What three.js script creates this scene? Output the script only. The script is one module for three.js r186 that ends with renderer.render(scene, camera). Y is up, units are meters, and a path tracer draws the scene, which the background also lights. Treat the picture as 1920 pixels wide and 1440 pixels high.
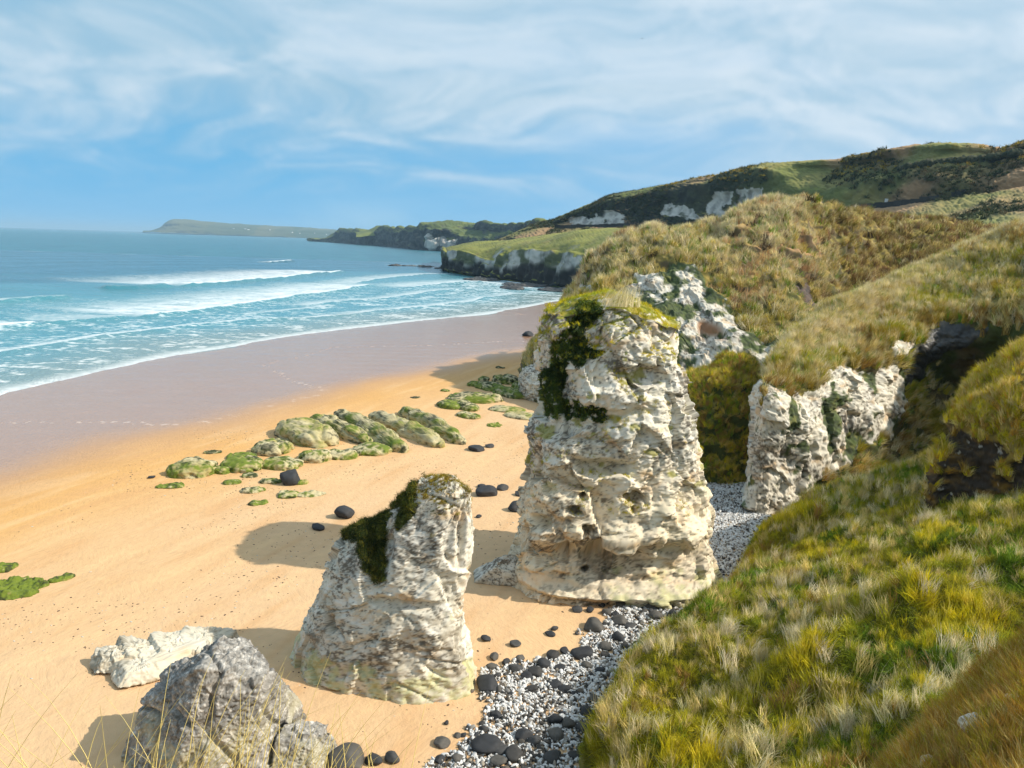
import * as THREE from 'three';
import { mergeGeometries, mergeVertices } from 'three/addons/utils/BufferGeometryUtils.js';

// ---------------------------------------------------------------- camera, sky, sun, exposure
const scene = new THREE.Scene();
const EYE = 15, PITCH = 10.2 * Math.PI / 180, ROLL = 1.75 * Math.PI / 180, FOV = 52;
const camera = new THREE.PerspectiveCamera(FOV, 4 / 3, 0.1, 150000);
camera.position.set(0, EYE, 0);
camera.rotation.order = 'YXZ';
camera.rotation.set(-PITCH, 0, ROLL);
scene.add(camera);

const renderer = new THREE.WebGLRenderer({ antialias: true });
renderer.toneMapping = THREE.LinearToneMapping;
renderer.toneMappingExposure = 1.45;
renderer.shadowMap.enabled = true;

const SUN = new THREE.Vector3(0.765, 0.635, 0.12).normalize();
const sun = new THREE.DirectionalLight(new THREE.Color().setRGB(1, 0.92, 0.79), 3.9);
sun.position.copy(SUN).multiplyScalar(400).add(new THREE.Vector3(0, 0, -60));
sun.target.position.set(0, 0, -60);
sun.castShadow = true;
Object.assign(sun.shadow.camera, { left: -150, right: 150, top: 150, bottom: -150, near: 1, far: 900 });
sun.shadow.mapSize.set(4096, 4096);
scene.add(sun, sun.target);

// ---------------------------------------------------------------- numbers
function mulberry(a) { return () => { a |= 0; a = a + 0x6D2B79F5 | 0; let t = Math.imul(a ^ a >>> 15, 1 | a); t = t + Math.imul(t ^ t >>> 7, 61 | t) ^ t; return ((t ^ t >>> 14) >>> 0) / 4294967296; }; }
const PERM = new Uint8Array(512);
{ const r = mulberry(77), p = Array.from({ length: 256 }, (_, i) => i); for (let i = 255; i > 0; i--) { const j = Math.floor(r() * (i + 1)); [p[i], p[j]] = [p[j], p[i]]; } for (let i = 0; i < 512; i++) PERM[i] = p[i & 255]; }
function gr(h, x, y, z) { h &= 15; const u = h < 8 ? x : y, v = h < 4 ? y : h === 12 || h === 14 ? x : z; return ((h & 1) ? -u : u) + ((h & 2) ? -v : v); }
function n3(x, y, z) {
  const xf = Math.floor(x), yf = Math.floor(y), zf = Math.floor(z), X = xf & 255, Y = yf & 255, Z = zf & 255;
  x -= xf; y -= yf; z -= zf;
  const u = x * x * x * (x * (x * 6 - 15) + 10), v = y * y * y * (y * (y * 6 - 15) + 10), w = z * z * z * (z * (z * 6 - 15) + 10);
  const A = PERM[X] + Y, AA = PERM[A] + Z, AB = PERM[A + 1] + Z, B = PERM[X + 1] + Y, BA = PERM[B] + Z, BB = PERM[B + 1] + Z;
  const l = (a, b, t) => a + (b - a) * t;
  return l(l(l(gr(PERM[AA], x, y, z), gr(PERM[BA], x - 1, y, z), u), l(gr(PERM[AB], x, y - 1, z), gr(PERM[BB], x - 1, y - 1, z), u), v),
    l(l(gr(PERM[AA + 1], x, y, z - 1), gr(PERM[BA + 1], x - 1, y, z - 1), u), l(gr(PERM[AB + 1], x, y - 1, z - 1), gr(PERM[BB + 1], x - 1, y - 1, z - 1), u), v), w);
}
function fbm(x, y, z, o = 4, g = 0.5) { let s = 0, a = 1, t = 0; for (let i = 0; i < o; i++) { s += a * n3(x, y, z); t += a; a *= g; x = x * 2.03 + 17.1; y = y * 2.03 + 5.7; z = z * 2.03 + 9.3; } return s / t * 1.6; }
function ridge(x, y, z, o = 3) { let s = 0, a = 1, t = 0; for (let i = 0; i < o; i++) { s += a * (1 - 2 * Math.abs(n3(x, y, z))); t += a; a *= 0.5; x = x * 2.1 + 3.3; y = y * 2.1 + 8.1; z = z * 2.1 + 1.7; } return s / t; }
function h3(i, j, k) { return PERM[(PERM[(PERM[i & 255] + j) & 255] + k) & 255]; }
function worley(x, y, z) {   // [nearest, second nearest, id]
  const X = Math.floor(x), Y = Math.floor(y), Z = Math.floor(z); let a = 9, b = 9, id = 0, cx = 0, cy = 0, cz = 0;
  for (let i = -1; i < 2; i++) for (let j = -1; j < 2; j++) for (let k = -1; k < 2; k++) {
    const h = h3(X + i, Y + j, Z + k), px = X + i + PERM[h] / 255, py = Y + j + PERM[h + 60] / 255, pz = Z + k + PERM[h + 120] / 255;
    const d = (px - x) ** 2 + (py - y) ** 2 + (pz - z) ** 2;
    if (d < a) { b = a; a = d; id = h; cx = px; cy = py; cz = pz; } else if (d < b) b = d;
  }
  return [Math.sqrt(a), Math.sqrt(b), id, x - cx, y - cy, z - cz];
}
const clamp = (x, a = 0, b = 1) => x < a ? a : x > b ? b : x;
const ss = (a, b, x) => { const t = clamp((x - a) / (b - a)); return t * t * (3 - 2 * t); };
const mix = (a, b, t) => a + (b - a) * t;
const mix3 = (a, b, t) => [a[0] + (b[0] - a[0]) * t, a[1] + (b[1] - a[1]) * t, a[2] + (b[2] - a[2]) * t];
const V = (x, y, z) => new THREE.Vector3(x, y, z);
function curve1(pts, x) { if (x <= pts[0][0]) return pts[0][1]; for (let i = 1; i < pts.length; i++) if (x <= pts[i][0]) { const t = (x - pts[i - 1][0]) / (pts[i][0] - pts[i - 1][0]); return mix(pts[i - 1][1], pts[i][1], t * t * (3 - 2 * t) * 0.5 + t * 0.5); } return pts[pts.length - 1][1]; }

// ---------------------------------------------------------------- the sky: blue air, thin streaked cloud, paler towards the sun
{
  const w = 2048, h = 1024, data = new Float32Array(w * h * 4);
  for (let j = 0; j < h; j++) {
    const el = ((j + 0.5) / h - 0.5) * Math.PI, y = Math.sin(el), c = Math.cos(el);
    for (let i = 0; i < w; i++) {
      const az = ((i + 0.5) / w - 0.5) * 2 * Math.PI, x = c * Math.cos(az), z = c * Math.sin(az), k = (j * w + i) * 4;
      const yy = Math.max(y, 0), toSun = x * SUN.x + y * SUN.y + z * SUN.z;
      const near = ss(-0.35, 0.95, toSun);
      // air
      let col = mix3([0.085, 0.32, 0.545], [0.11, 0.26, 0.46], ss(0.0, 0.75, yy));
      col = mix3(col, [0.24, 0.44, 0.64], Math.exp(-yy * 14) * 0.6);
      col = mix3(col, [0.45, 0.55, 0.68], near * 0.9 * (1 - 0.5 * ss(0.3, 1, yy)));
      // cloud in two layers
      const s = 1.7 / (yy + 0.22), px = x * s, pz = z * s;
      const wx = fbm(px * 0.5, 1.3, pz * 0.5, 3), wz = fbm(px * 0.5 + 9, 4.3, pz * 0.5, 3);
      const a1 = fbm(px * 0.5 + wx * 0.9 + 3.1, 7.7, pz * 0.9 + wz * 0.8, 6, 0.62);
      const a2 = fbm(px * 1.5 + wx * 2.0, 2.7, pz * 2.2 + wz * 2.0 + 4, 6, 0.6);
      let cov = ss(-0.85, 0.75, a1 * 0.8 + 0.45 * a2 + 1.25 * ss(0.04, 0.22, yy) - 0.46 + 0.15 * near) * ss(0.012, 0.09, yy);
      cov = Math.max(cov * 0.88, 0.55 * ss(0.15, 0.8, a2) * ss(0.03, 0.1, yy));
      const a3 = fbm(px * 2.6 + wx * 2.5, 12.7, pz * 3.4 + wz * 2.5, 5, 0.62);
      const thick = ss(-0.4, 0.8, a1 * 0.5 + a2 * 0.7 + a3 * 0.55 + 0.1);
      cov *= 1 - 0.75 * Math.exp(-(((Math.atan2(x, -z) - 0.13) / 0.13) ** 2) - (((el - 0.125 + 0.02 * a2) / 0.026) ** 2));   // a clear gap
      cov = clamp(cov + 0.18 * a3 * ss(0.02, 0.1, yy));
      const cc = mix3([0.27, 0.41, 0.51], [0.49, 0.57, 0.64], clamp(thick * 0.75 + near * 0.40));
      col = mix3(col, cc, clamp(cov));
      // low bank far out over the sea
      const bank = ss(0.06, 0.0, yy) * ss(0.0, 0.018, yy) * ss(0.05, 0.5, fbm(px * 0.5, 3, pz * 0.16, 4));
      col = mix3(col, [0.40, 0.54, 0.62], bank * 0.6);
      if (y < 0) col = mix3(col, [0.2, 0.3, 0.36], ss(0, -0.08, y));
      const g = Math.exp((toSun - 1) * 22) * 1.2;
      data[k] = col[0] + g; data[k + 1] = col[1] + g * 0.95; data[k + 2] = col[2] + g * 0.85; data[k + 3] = 1;
    }
  }
  const t = new THREE.DataTexture(data, w, h, THREE.RGBAFormat, THREE.FloatType);
  t.mapping = THREE.EquirectangularReflectionMapping; t.magFilter = t.minFilter = THREE.LinearFilter; t.needsUpdate = true;
  scene.background = t; scene.environment = t;
}

// ---------------------------------------------------------------- surveying: a bearing in the photograph and a distance give a point of the place
const FPX = 720 / Math.tan(FOV * Math.PI / 360);
function ray(px, py) {
  let x = (px - 960) / FPX, y = -(py - 720) / FPX, z = -1;
  [x, y] = [Math.cos(ROLL) * x - Math.sin(ROLL) * y, Math.sin(ROLL) * x + Math.cos(ROLL) * y];
  const c = Math.cos(-PITCH), s = Math.sin(-PITCH);
  return V(x, c * y - s * z, s * y + c * z);
}
function at(px, py, d) { const r = ray(px, py); return r.multiplyScalar(d / -r.z).add(V(0, EYE, 0)); }
function level(px, py, y = 0) { const r = ray(px, py); return r.multiplyScalar((y - EYE) / r.y).add(V(0, EYE, 0)); }

// ---------------------------------------------------------------- objects
const taken = {};
function numbered(name) { const n = taken[name] = (taken[name] ?? -1) + 1; return n ? `${name}_${String(n).padStart(3, '0')}` : name; }
function tag(o, label, category, group) { o.userData.label = label; o.userData.category = category; if (group) o.userData.group = group; return o; }
function mesh(name, geo, mat, parent = scene) { const m = new THREE.Mesh(geo, mat); m.name = parent === scene ? numbered(name) : name; m.castShadow = m.receiveShadow = true; parent.add(m); return m; }
function structure(name, geo, mat) { const m = mesh(name, geo, mat); m.userData.kind = 'structure'; return m; }
function group(name, pos = V(0, 0, 0)) { const g = new THREE.Group(); g.name = numbered(name); g.position.copy(pos); scene.add(g); return g; }
const std = (o) => new THREE.MeshStandardMaterial({ color: 0xffffff, roughness: 0.95, ...o });
const ROCKM = std({ vertexColors: true, roughness: 0.93 });
const TURFM = std({ vertexColors: true, roughness: 1 });
const WETROCKM = std({ vertexColors: true, roughness: 0.55 });

function geoFrom(pos, idx, col, uv) {
  const g = new THREE.BufferGeometry();
  g.setAttribute('position', new THREE.BufferAttribute(pos, 3));
  g.setIndex(new THREE.BufferAttribute(idx, 1));
  if (uv) g.setAttribute('uv', new THREE.BufferAttribute(uv, 2));
  g.computeVertexNormals();
  if (col) g.setAttribute('color', new THREE.BufferAttribute(col, 3));
  return g;
}
// pushes every vertex along its normal by disp(p, n), then colours it by paint(p, n)
function weather(g, disp, paint) {
  g.computeVertexNormals();
  const P = g.attributes.position, N = g.attributes.normal, p = V(), n = V(), k = P.count, out = new Float32Array(k * 3);
  for (let i = 0; i < k; i++) {
    p.fromBufferAttribute(P, i); n.fromBufferAttribute(N, i);
    const d = disp ? disp(p, n) : 0;
    out[3 * i] = p.x + n.x * d; out[3 * i + 1] = p.y + n.y * d; out[3 * i + 2] = p.z + n.z * d;
  }
  P.array.set(out); g.computeVertexNormals();
  if (paint) {
    const C = new Float32Array(k * 3);
    for (let i = 0; i < k; i++) { p.fromBufferAttribute(P, i); n.fromBufferAttribute(N, i); const c = paint(p, n); C[3 * i] = c[0]; C[3 * i + 1] = c[1]; C[3 * i + 2] = c[2]; }
    g.setAttribute('color', new THREE.BufferAttribute(C, 3));
  }
  return g;
}
function cr(a, b, c, d, t) { const t2 = t * t, t3 = t2 * t; return 0.5 * (2 * b + (c - a) * t + (2 * a - 5 * b + 4 * c - d) * t2 + (3 * b - a - 3 * c + d) * t3); }
// a smooth sheet through a net of points: net[row][column]
function sheet(net, nu, nv, flip = false) {
  const R = net.length, C = net[0].length, pos = new Float32Array((nu + 1) * (nv + 1) * 3), idx = new Uint32Array(nu * nv * 6);
  const row = (j) => net[clamp(j, 0, R - 1)], tmp = [];
  for (let j = 0; j <= nv; j++) {
    const fv = j / nv * (R - 1), jv = Math.min(Math.floor(fv), R - 2), tv = fv - jv;
    for (let c = 0; c < C; c++) { const a = row(jv - 1)[c], b = row(jv)[c], d = row(jv + 1)[c], e = row(jv + 2)[c]; tmp[c] = [cr(a.x, b.x, d.x, e.x, tv), cr(a.y, b.y, d.y, e.y, tv), cr(a.z, b.z, d.z, e.z, tv)]; }
    for (let i = 0; i <= nu; i++) {
      const fu = i / nu * (C - 1), iu = Math.min(Math.floor(fu), C - 2), tu = fu - iu, o = (j * (nu + 1) + i) * 3;
      const a = tmp[Math.max(iu - 1, 0)], b = tmp[iu], d = tmp[iu + 1], e = tmp[Math.min(iu + 2, C - 1)];
      for (let q = 0; q < 3; q++) pos[o + q] = cr(a[q], b[q], d[q], e[q], tu);
    }
  }
  let q = 0;
  for (let j = 0; j < nv; j++) for (let i = 0; i < nu; i++) {
    const a = j * (nu + 1) + i, b = a + 1, c = a + nu + 1, d = c + 1;
    if (flip) { idx[q++] = a; idx[q++] = c; idx[q++] = b; idx[q++] = b; idx[q++] = c; idx[q++] = d; }
    else { idx[q++] = a; idx[q++] = b; idx[q++] = c; idx[q++] = b; idx[q++] = d; idx[q++] = c; }
  }
  return geoFrom(pos, idx);
}
// a sheet y = f(x, z) on a rectangle
function field(x0, x1, z0, z1, nx, nz, f) {
  const pos = new Float32Array((nx + 1) * (nz + 1) * 3), uv = new Float32Array((nx + 1) * (nz + 1) * 2), idx = new Uint32Array(nx * nz * 6);
  for (let j = 0, k = 0; j <= nz; j++) for (let i = 0; i <= nx; i++, k++) {
    const x = mix(x0, x1, i / nx), z = mix(z0, z1, j / nz);
    pos.set([x, f(x, z), z], k * 3); uv.set([i / nx, j / nz], k * 2);
  }
  let q = 0;
  for (let j = 0; j < nz; j++) for (let i = 0; i < nx; i++) { const a = j * (nx + 1) + i, b = a + 1, c = a + nx + 1, d = c + 1; idx[q++] = a; idx[q++] = b; idx[q++] = c; idx[q++] = b; idx[q++] = d; idx[q++] = c; }
  return geoFrom(pos, idx, null, uv);
}
const net = (rows) => rows.map((r) => r.map(([a, b, d]) => at(a, b, d)));

// ---------------------------------------------------------------- what the surfaces are made of (linear colours)
// white limestone: cream to grey, dark pits and lichen specks, ochre seams
function limestone(p, q = 1, grey = 0) {
  const f1 = fbm(p.x * 0.45 + 3, p.y * 0.45, p.z * 0.45, 4), f2 = fbm(p.x * 1.7, p.y * 2.3 + 11, p.z * 1.7, 4), f3 = fbm(p.x * 4.5 * q, p.y * 5.5 * q, p.z * 4.5 * q + 4, 4, 0.75);
  let c = mix3([0.66, 0.605, 0.49], [0.45, 0.42, 0.36], clamp(ss(-0.25, 0.6, f1 + 0.4 * f2) * 0.7 + grey));
  c = mix3(c, [0.52, 0.33, 0.15], 0.65 * ss(0.12, 0.6, fbm(p.x * 0.6 + 20, p.y * 1.5, p.z * 0.6, 4)));
  c = mix3(c, [0.74, 0.70, 0.62], 0.65 * ss(0.0, 0.45, f2));
  return mix3(c, [0.11, 0.092, 0.068], 0.92 * ss(0.06, 0.44, f3 + 0.55 * f1 - 0.2 * f2));
}
function limeRelief(p, s = 1) {
  const wx = p.x + 0.5 * n3(p.x * 0.6, p.y * 0.6, p.z * 0.6) , wy = p.y + 0.5 * n3(p.x * 0.5 + 7, p.y * 0.6, p.z * 0.5);
  const b = wy * 0.62 / s + 0.7 * fbm(p.x * 0.2, p.y * 0.25, p.z * 0.2, 3), fr = b - Math.floor(b);
  const bed = (ss(0, 0.2, fr) - ss(0.5, 1, fr)) * ss(-0.15, 0.55, n3(p.x * 0.3, Math.floor(b) * 3.7, p.z * 0.3));
  const w = worley(wx * 0.42 / s, wy * 0.6 / s, p.z * 0.42 / s), crack = ss(0.055, 0.0, w[1] - w[0]) * ss(0.0, 0.35, n3(p.x * 0.35, p.y * 0.35 + 5, p.z * 0.35));
  const pit = ss(0.2, 0.7, fbm(p.x * 2.6, p.y * 3.6, p.z * 2.6, 3, 0.6)) * ss(-0.25, 0.3, n3(p.x * 0.4 + 8, p.y * 0.4, p.z * 0.4)), strata = fbm(p.x * 0.8, p.y * 4.2 + 0.6 * p.x, p.z * 0.8, 3, 0.6);
  const k = worley(wx * 0.6 / s + 9, wy * 0.5 / s + 0.2 * wx, p.z * 0.6 / s), k2 = worley(wx * 1.7 / s + 3, wy * 1.5 / s, p.z * 1.7 / s), tilt = (q) => (PERM[q[2]] / 255 - 0.5) * q[3] + (PERM[q[2] + 50] / 255 - 0.5) * q[4] + (PERM[q[2] + 99] / 255 - 0.5) * q[5];
  return s * (0.42 * fbm(p.x * 0.33, p.y * 0.3, p.z * 0.33, 4) + 0.08 * bed - 0.2 * crack + ((k[2] % 11) / 11 - 0.5) * 0.18 + 0.80 * tilt(k) + 0.30 * tilt(k2)) + 0.045 * strata
    + 0.10 * fbm(wx * 1.2, wy * 1.6, p.z * 1.2, 5, 0.62) + 0.06 * fbm(p.x * 5, p.y * 6.5, p.z * 5, 3, 0.7) - 0.13 * pit;
}

// cuts the bare rock out of a hillside: the rock of each zone stands proud of the turf and becomes an object of its own
function edgeDist(poly, x, y) { let b = 1e9; for (let i = 0, j = poly.length - 1; i < poly.length; j = i++) { const [ax, ay] = poly[j], [cx, cy] = poly[i], dx = cx - ax, dy = cy - ay, t = clamp(((x - ax) * dx + (y - ay) * dy) / (dx * dx + dy * dy)); b = Math.min(b, Math.hypot(x - ax - dx * t, y - ay - dy * t)); } return b; }
function zonePoly(pts, ds) { return pts.map(([a, b]) => { const p = at(a, b, curve1(ds, b)); return [p.x, p.y]; }); }
function carve(g, zones, baseDisp, basePaint) {
  g.computeVertexNormals();
  const P = g.attributes.position, N = g.attributes.normal, k = P.count, id = new Int16Array(k).fill(-1), out = new Float32Array(k * 3), p = V(), n = V();
  for (const z of zones) { const xs = z.poly.map((q) => q[0]), ys = z.poly.map((q) => q[1]), m = z.warp * 1.6; z.box = [Math.min(...xs) - m, Math.max(...xs) + m, Math.min(...ys) - m, Math.max(...ys) + m]; }
  for (let i = 0; i < k; i++) {
    p.fromBufferAttribute(P, i); n.fromBufferAttribute(N, i); let d = baseDisp(p, n);
    zones.forEach((z, j) => {
      if (p.x < z.box[0] || p.x > z.box[1] || p.y < z.box[2] || p.y > z.box[3] || p.z < z.zr[0] || p.z > z.zr[1]) return;
      const f = z.freq, x = p.x + z.warp * fbm(p.x * f, p.y * f, p.z * f, 4, 0.6), y = p.y + z.warp * fbm(p.x * f + 9, p.y * f, p.z * f, 4, 0.6);
      if (!inShape(z.poly, x, y)) return;
      if (z.holes && fbm(p.x * f * 0.8 + 31, p.y * f * 0.8, p.z * f * 0.8, 4) > z.holes) return;
      id[i] = j; d = mix(d, d * 0.4 + z.out + z.disp(p), ss(0, z.soft, edgeDist(z.poly, x, y)));
    });
    out[3 * i] = p.x + n.x * d; out[3 * i + 1] = p.y + n.y * d; out[3 * i + 2] = p.z + n.z * d;
  }
  P.array.set(out); g.computeVertexNormals();
  const C = new Float32Array(k * 3);
  for (let i = 0; i < k; i++) { p.fromBufferAttribute(P, i); n.fromBufferAttribute(N, i); const c = id[i] < 0 ? basePaint(p, n) : zones[id[i]].paint(p, n); C[3 * i] = c[0]; C[3 * i + 1] = c[1]; C[3 * i + 2] = c[2]; }
  const I = g.index.array, lists = [[], ...zones.map(() => [])];
  for (let i = 0; i < I.length; i += 3) { const a = id[I[i]], b = id[I[i + 1]], c = id[I[i + 2]]; lists[(a === b || a === c ? a : b) + 1].push(I[i], I[i + 1], I[i + 2]); }
  for (let z = 1; z < lists.length; z++) {
    const l = lists[z], par = new Map(), find = (v) => { let r = v; while (par.get(r) !== r) r = par.get(r); while (par.get(v) !== r) { const q = par.get(v); par.set(v, r); v = q; } return r; };
    for (const v of l) par.set(v, v);
    for (let i = 0; i < l.length; i += 3) { const a = find(l[i]); par.set(find(l[i + 1]), a); par.set(find(l[i + 2]), a); }
    const size = new Map(); for (let i = 0; i < l.length; i += 3) { const r = find(l[i]); size.set(r, (size.get(r) || 0) + 1); }
    let best = -1, bs = 0; for (const [r, c] of size) if (c > bs) { bs = c; best = r; }
    const keep = []; for (let i = 0; i < l.length; i += 3) (find(l[i]) === best ? keep : lists[0]).push(l[i], l[i + 1], l[i + 2]);
    lists[z] = keep;
  }
  return lists.map((l) => {
    const map = new Map(), ix = new Uint32Array(l.length); l.forEach((v, i) => { let m = map.get(v); if (m === undefined) { m = map.size; map.set(v, m); } ix[i] = m; });
    const h = new THREE.BufferGeometry(), A = new Float32Array(map.size * 3), B = new Float32Array(map.size * 3), D = new Float32Array(map.size * 3);
    for (const [v, m] of map) for (let q = 0; q < 3; q++) { A[3 * m + q] = P.array[3 * v + q]; B[3 * m + q] = N.array[3 * v + q]; D[3 * m + q] = C[3 * v + q]; }
    h.setAttribute('position', new THREE.BufferAttribute(A, 3)); h.setAttribute('normal', new THREE.BufferAttribute(B, 3)); h.setAttribute('color', new THREE.BufferAttribute(D, 3)); h.setIndex(new THREE.BufferAttribute(ix, 1));
    return h;
  });
}
function rockZones(geos, zones) { zones.forEach((z, i) => { if (geos[i + 1].index.count) tag(mesh(z.name || 'limestone_outcrop', geos[i + 1], z.mat || ROCKM), z.label, z.category || 'rock outcrop'); }); return geos[0]; }
const inShape = (poly, x, y) => { let c = false; for (let i = 0, j = poly.length - 1; i < poly.length; j = i++) { const [a, b] = poly[i], [d, e] = poly[j]; if ((b > y) !== (e > y) && x < (d - a) * (y - b) / (e - b) + a) c = !c; } return c; };
// features that sit on the near face of a rock: bearing, radius in pixels
const spot = (px, py, D, r, k = 1) => { const p = at(px, py, D); return { x: p.x, y: p.y, r: r * D / FPX * 1.02, k }; };
const reach = (s, p, n) => ss(1, 0.35, Math.hypot(p.x - s.x, (p.y - s.y) * s.k) / s.r + (n || 0));

// ================================================================ BEACH AND SEA
const SEA = -1.2;
function polySigned(pts, x, z) {   // distance to a polyline, positive on the landward (right-hand) side, and the share along it
  let best = 1e9, sg = 1, tt = 0;
  for (let i = 0; i < pts.length - 1; i++) {
    const [ax, az] = pts[i], [bx, bz] = pts[i + 1], dx = bx - ax, dz = bz - az, t = clamp(((x - ax) * dx + (z - az) * dz) / (dx * dx + dz * dz));
    const ex = x - ax - dx * t, ez = z - az - dz * t, d = ex * ex + ez * ez;
    if (d < best) { best = d; sg = dx * ez - dz * ex > 0 ? 1 : -1; tt = (i + t) / (pts.length - 1); }
  }
  return [Math.sqrt(best) * sg, tt];
}
const SHORE = [[-66, 60], [-61, 0], [-57, -40], [-50.1, -75.5], [-44.6, -104.6], [-36.1, -128.3], [-22.4, -154.3], [-6, -178], [12, -225], [26, -270], [60, -300], [160, -320]];
const WET = [[-48, 60], [-42, 0], [-36, -35], [-32.5, -48.3], [-30.4, -57.6], [-23.8, -64.8], [-15.1, -84.1], [-6.3, -101], [4, -116], [22, -150], [60, -200], [160, -230]];
function beachY(x, z) {
  const d = polySigned(SHORE, x, z)[0];
  let y = SEA + (d < 0 ? d * 0.03 : 1.2 * (1 - Math.exp(-d / 60 * 1.1)) * 1.3);
  y = Math.min(y, 0.25);
  return y - 0.25 + 0.05 * fbm(x * 0.05, 0, z * 0.05, 3) + 0.012 * fbm(x * 0.5, 2, z * 0.5, 2) + 0.25 * ss(0, -1, d) * 0 + (d > -30 ? 0.25 * ss(60, 0, Math.abs(d)) : 0);
}
function onBeach(px, py) { let p = level(px, py, 0); for (let k = 0; k < 4; k++) p = level(px, py, beachY(p.x, p.z)); return p; }
function tex(w, h, f, srgb = false) {   // f(u, v) -> [r, g, b] linear 0..1
  const d = new Uint8Array(w * h * 4), enc = (x) => Math.round(255 * clamp(srgb ? (x <= 0.0031308 ? 12.92 * x : 1.055 * Math.pow(x, 1 / 2.4) - 0.055) : x));
  for (let j = 0, k = 0; j < h; j++) for (let i = 0; i < w; i++, k += 4) { const c = f((i + 0.5) / w, (j + 0.5) / h); d[k] = enc(c[0]); d[k + 1] = enc(c[1]); d[k + 2] = enc(c[2]); d[k + 3] = 255; }
  const t = new THREE.DataTexture(d, w, h); if (srgb) t.colorSpace = THREE.SRGBColorSpace;
  t.magFilter = t.minFilter = THREE.LinearFilter; t.needsUpdate = true; return t;
}
const two = (w, h, f) => {   // colour and roughness in one pass
  const r = new Float32Array(w * h); let k = 0;
  const c = tex(w, h, (u, v) => { const [a, b] = f(u, v); r[k++] = b; return a; }, true); k = 0;
  const q = tex(w, h, () => { const x = r[k++]; return [x, x, x]; });
  return [c, q];
};
const tileNoise = (u, v, n, y, o) => {   // noise that repeats after one tile
  const a = u * 2 * Math.PI, b = v * 2 * Math.PI; return fbm(Math.cos(a) * n + Math.sin(b) * n * 0.61 + 7, Math.sin(a) * n + y, Math.cos(b) * n + 3, o);
};

{ // the sand
  const X0 = -130, X1 = 60, Z0 = 20, Z1 = -290;
  const [map, roughnessMap] = two(1200, 1700, (u, v) => {
    const x = mix(X0, X1, u), z = mix(Z0, Z1, v), sw = polySigned(WET, x, z)[0], s = sw + 2.6 * fbm(x * 0.05, 1, z * 0.03, 4) + 0.8 * fbm(x * 0.3, 5, z * 0.14, 3);
    const wet = ss(7.0, -7, s), damp = ss(26, -2, s + 5 * fbm(x * 0.07, 8, z * 0.07, 3));
    const streak = fbm((x + z * 0.35) * 0.8, 3, (z - x * 0.35) * 0.12, 4), grain = fbm(x * 2.2, 4, z * 2.2, 3, 0.7), big = fbm(x * 0.06, 6, z * 0.06, 3);
    let c = mix3([0.60, 0.395, 0.215], [0.57, 0.315, 0.10], clamp(damp + 0.35 * big));
    c = mix3(c, [0.53, 0.29, 0.12], 0.5 * ss(0.0, 0.7, streak) * (1 - wet));
    c = mix3(c, [0.40, 0.22, 0.10], 0.45 * ss(0.40, 0.62, fbm(x * 1.4, 41, z * 1.4, 4, 0.7)) * ss(0.0, 0.4, fbm(x * 0.12, 42, z * 0.12, 2)) * (1 - wet));
    c = mix3(c, [0.68, 0.45, 0.23], 0.45 * ss(0.0, 0.6, -streak + 0.3 * big) * (1 - wet));
    c = mix3(c, [0.35, 0.205, 0.135], wet * 0.93);
    c = mix3(c, [0.36, 0.19, 0.11], 0.35 * wet * ss(0.1, 0.6, fbm(x * 0.12, 12, z * 0.05, 3)));
    const m = 1 + 0.10 * grain;
    // a broken line of spume left on the wet sand
    const lace = 0.55 * ss(0.70, 0.85, fbm(x * 1.6, 31, z * 1.6, 3) + 0.7 * ss(0.10, 0.0, Math.abs(fbm(x * 0.03, 33, z * 0.03, 2) * 1.2 + s * 0.03 + 0.22)) - 0.2);
    c = mix3([c[0] * m, c[1] * m, c[2] * m], [0.75, 0.74, 0.74], lace * wet * ss(-30, -2, s) * 0.8);
    return [c, mix(0.95, 0.09, wet * (1 - lace)) ];
  });
  const bump = tex(512, 512, (u, v) => { const a = 0.5 + 0.28 * tileNoise(u, v, 6, 1, 4) + 0.12 * tileNoise(u, v, 22, 5, 3); return [a, a, a]; });
  bump.wrapS = bump.wrapT = THREE.RepeatWrapping; bump.repeat.set(190 / 7, 310 / 7);
  const g = field(X0, X1, Z0, Z1, 220, 340, beachY);
  structure('sand_beach', g, std({ map, roughnessMap, roughness: 1, bumpMap: bump, bumpScale: 0.04 }));
}

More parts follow.
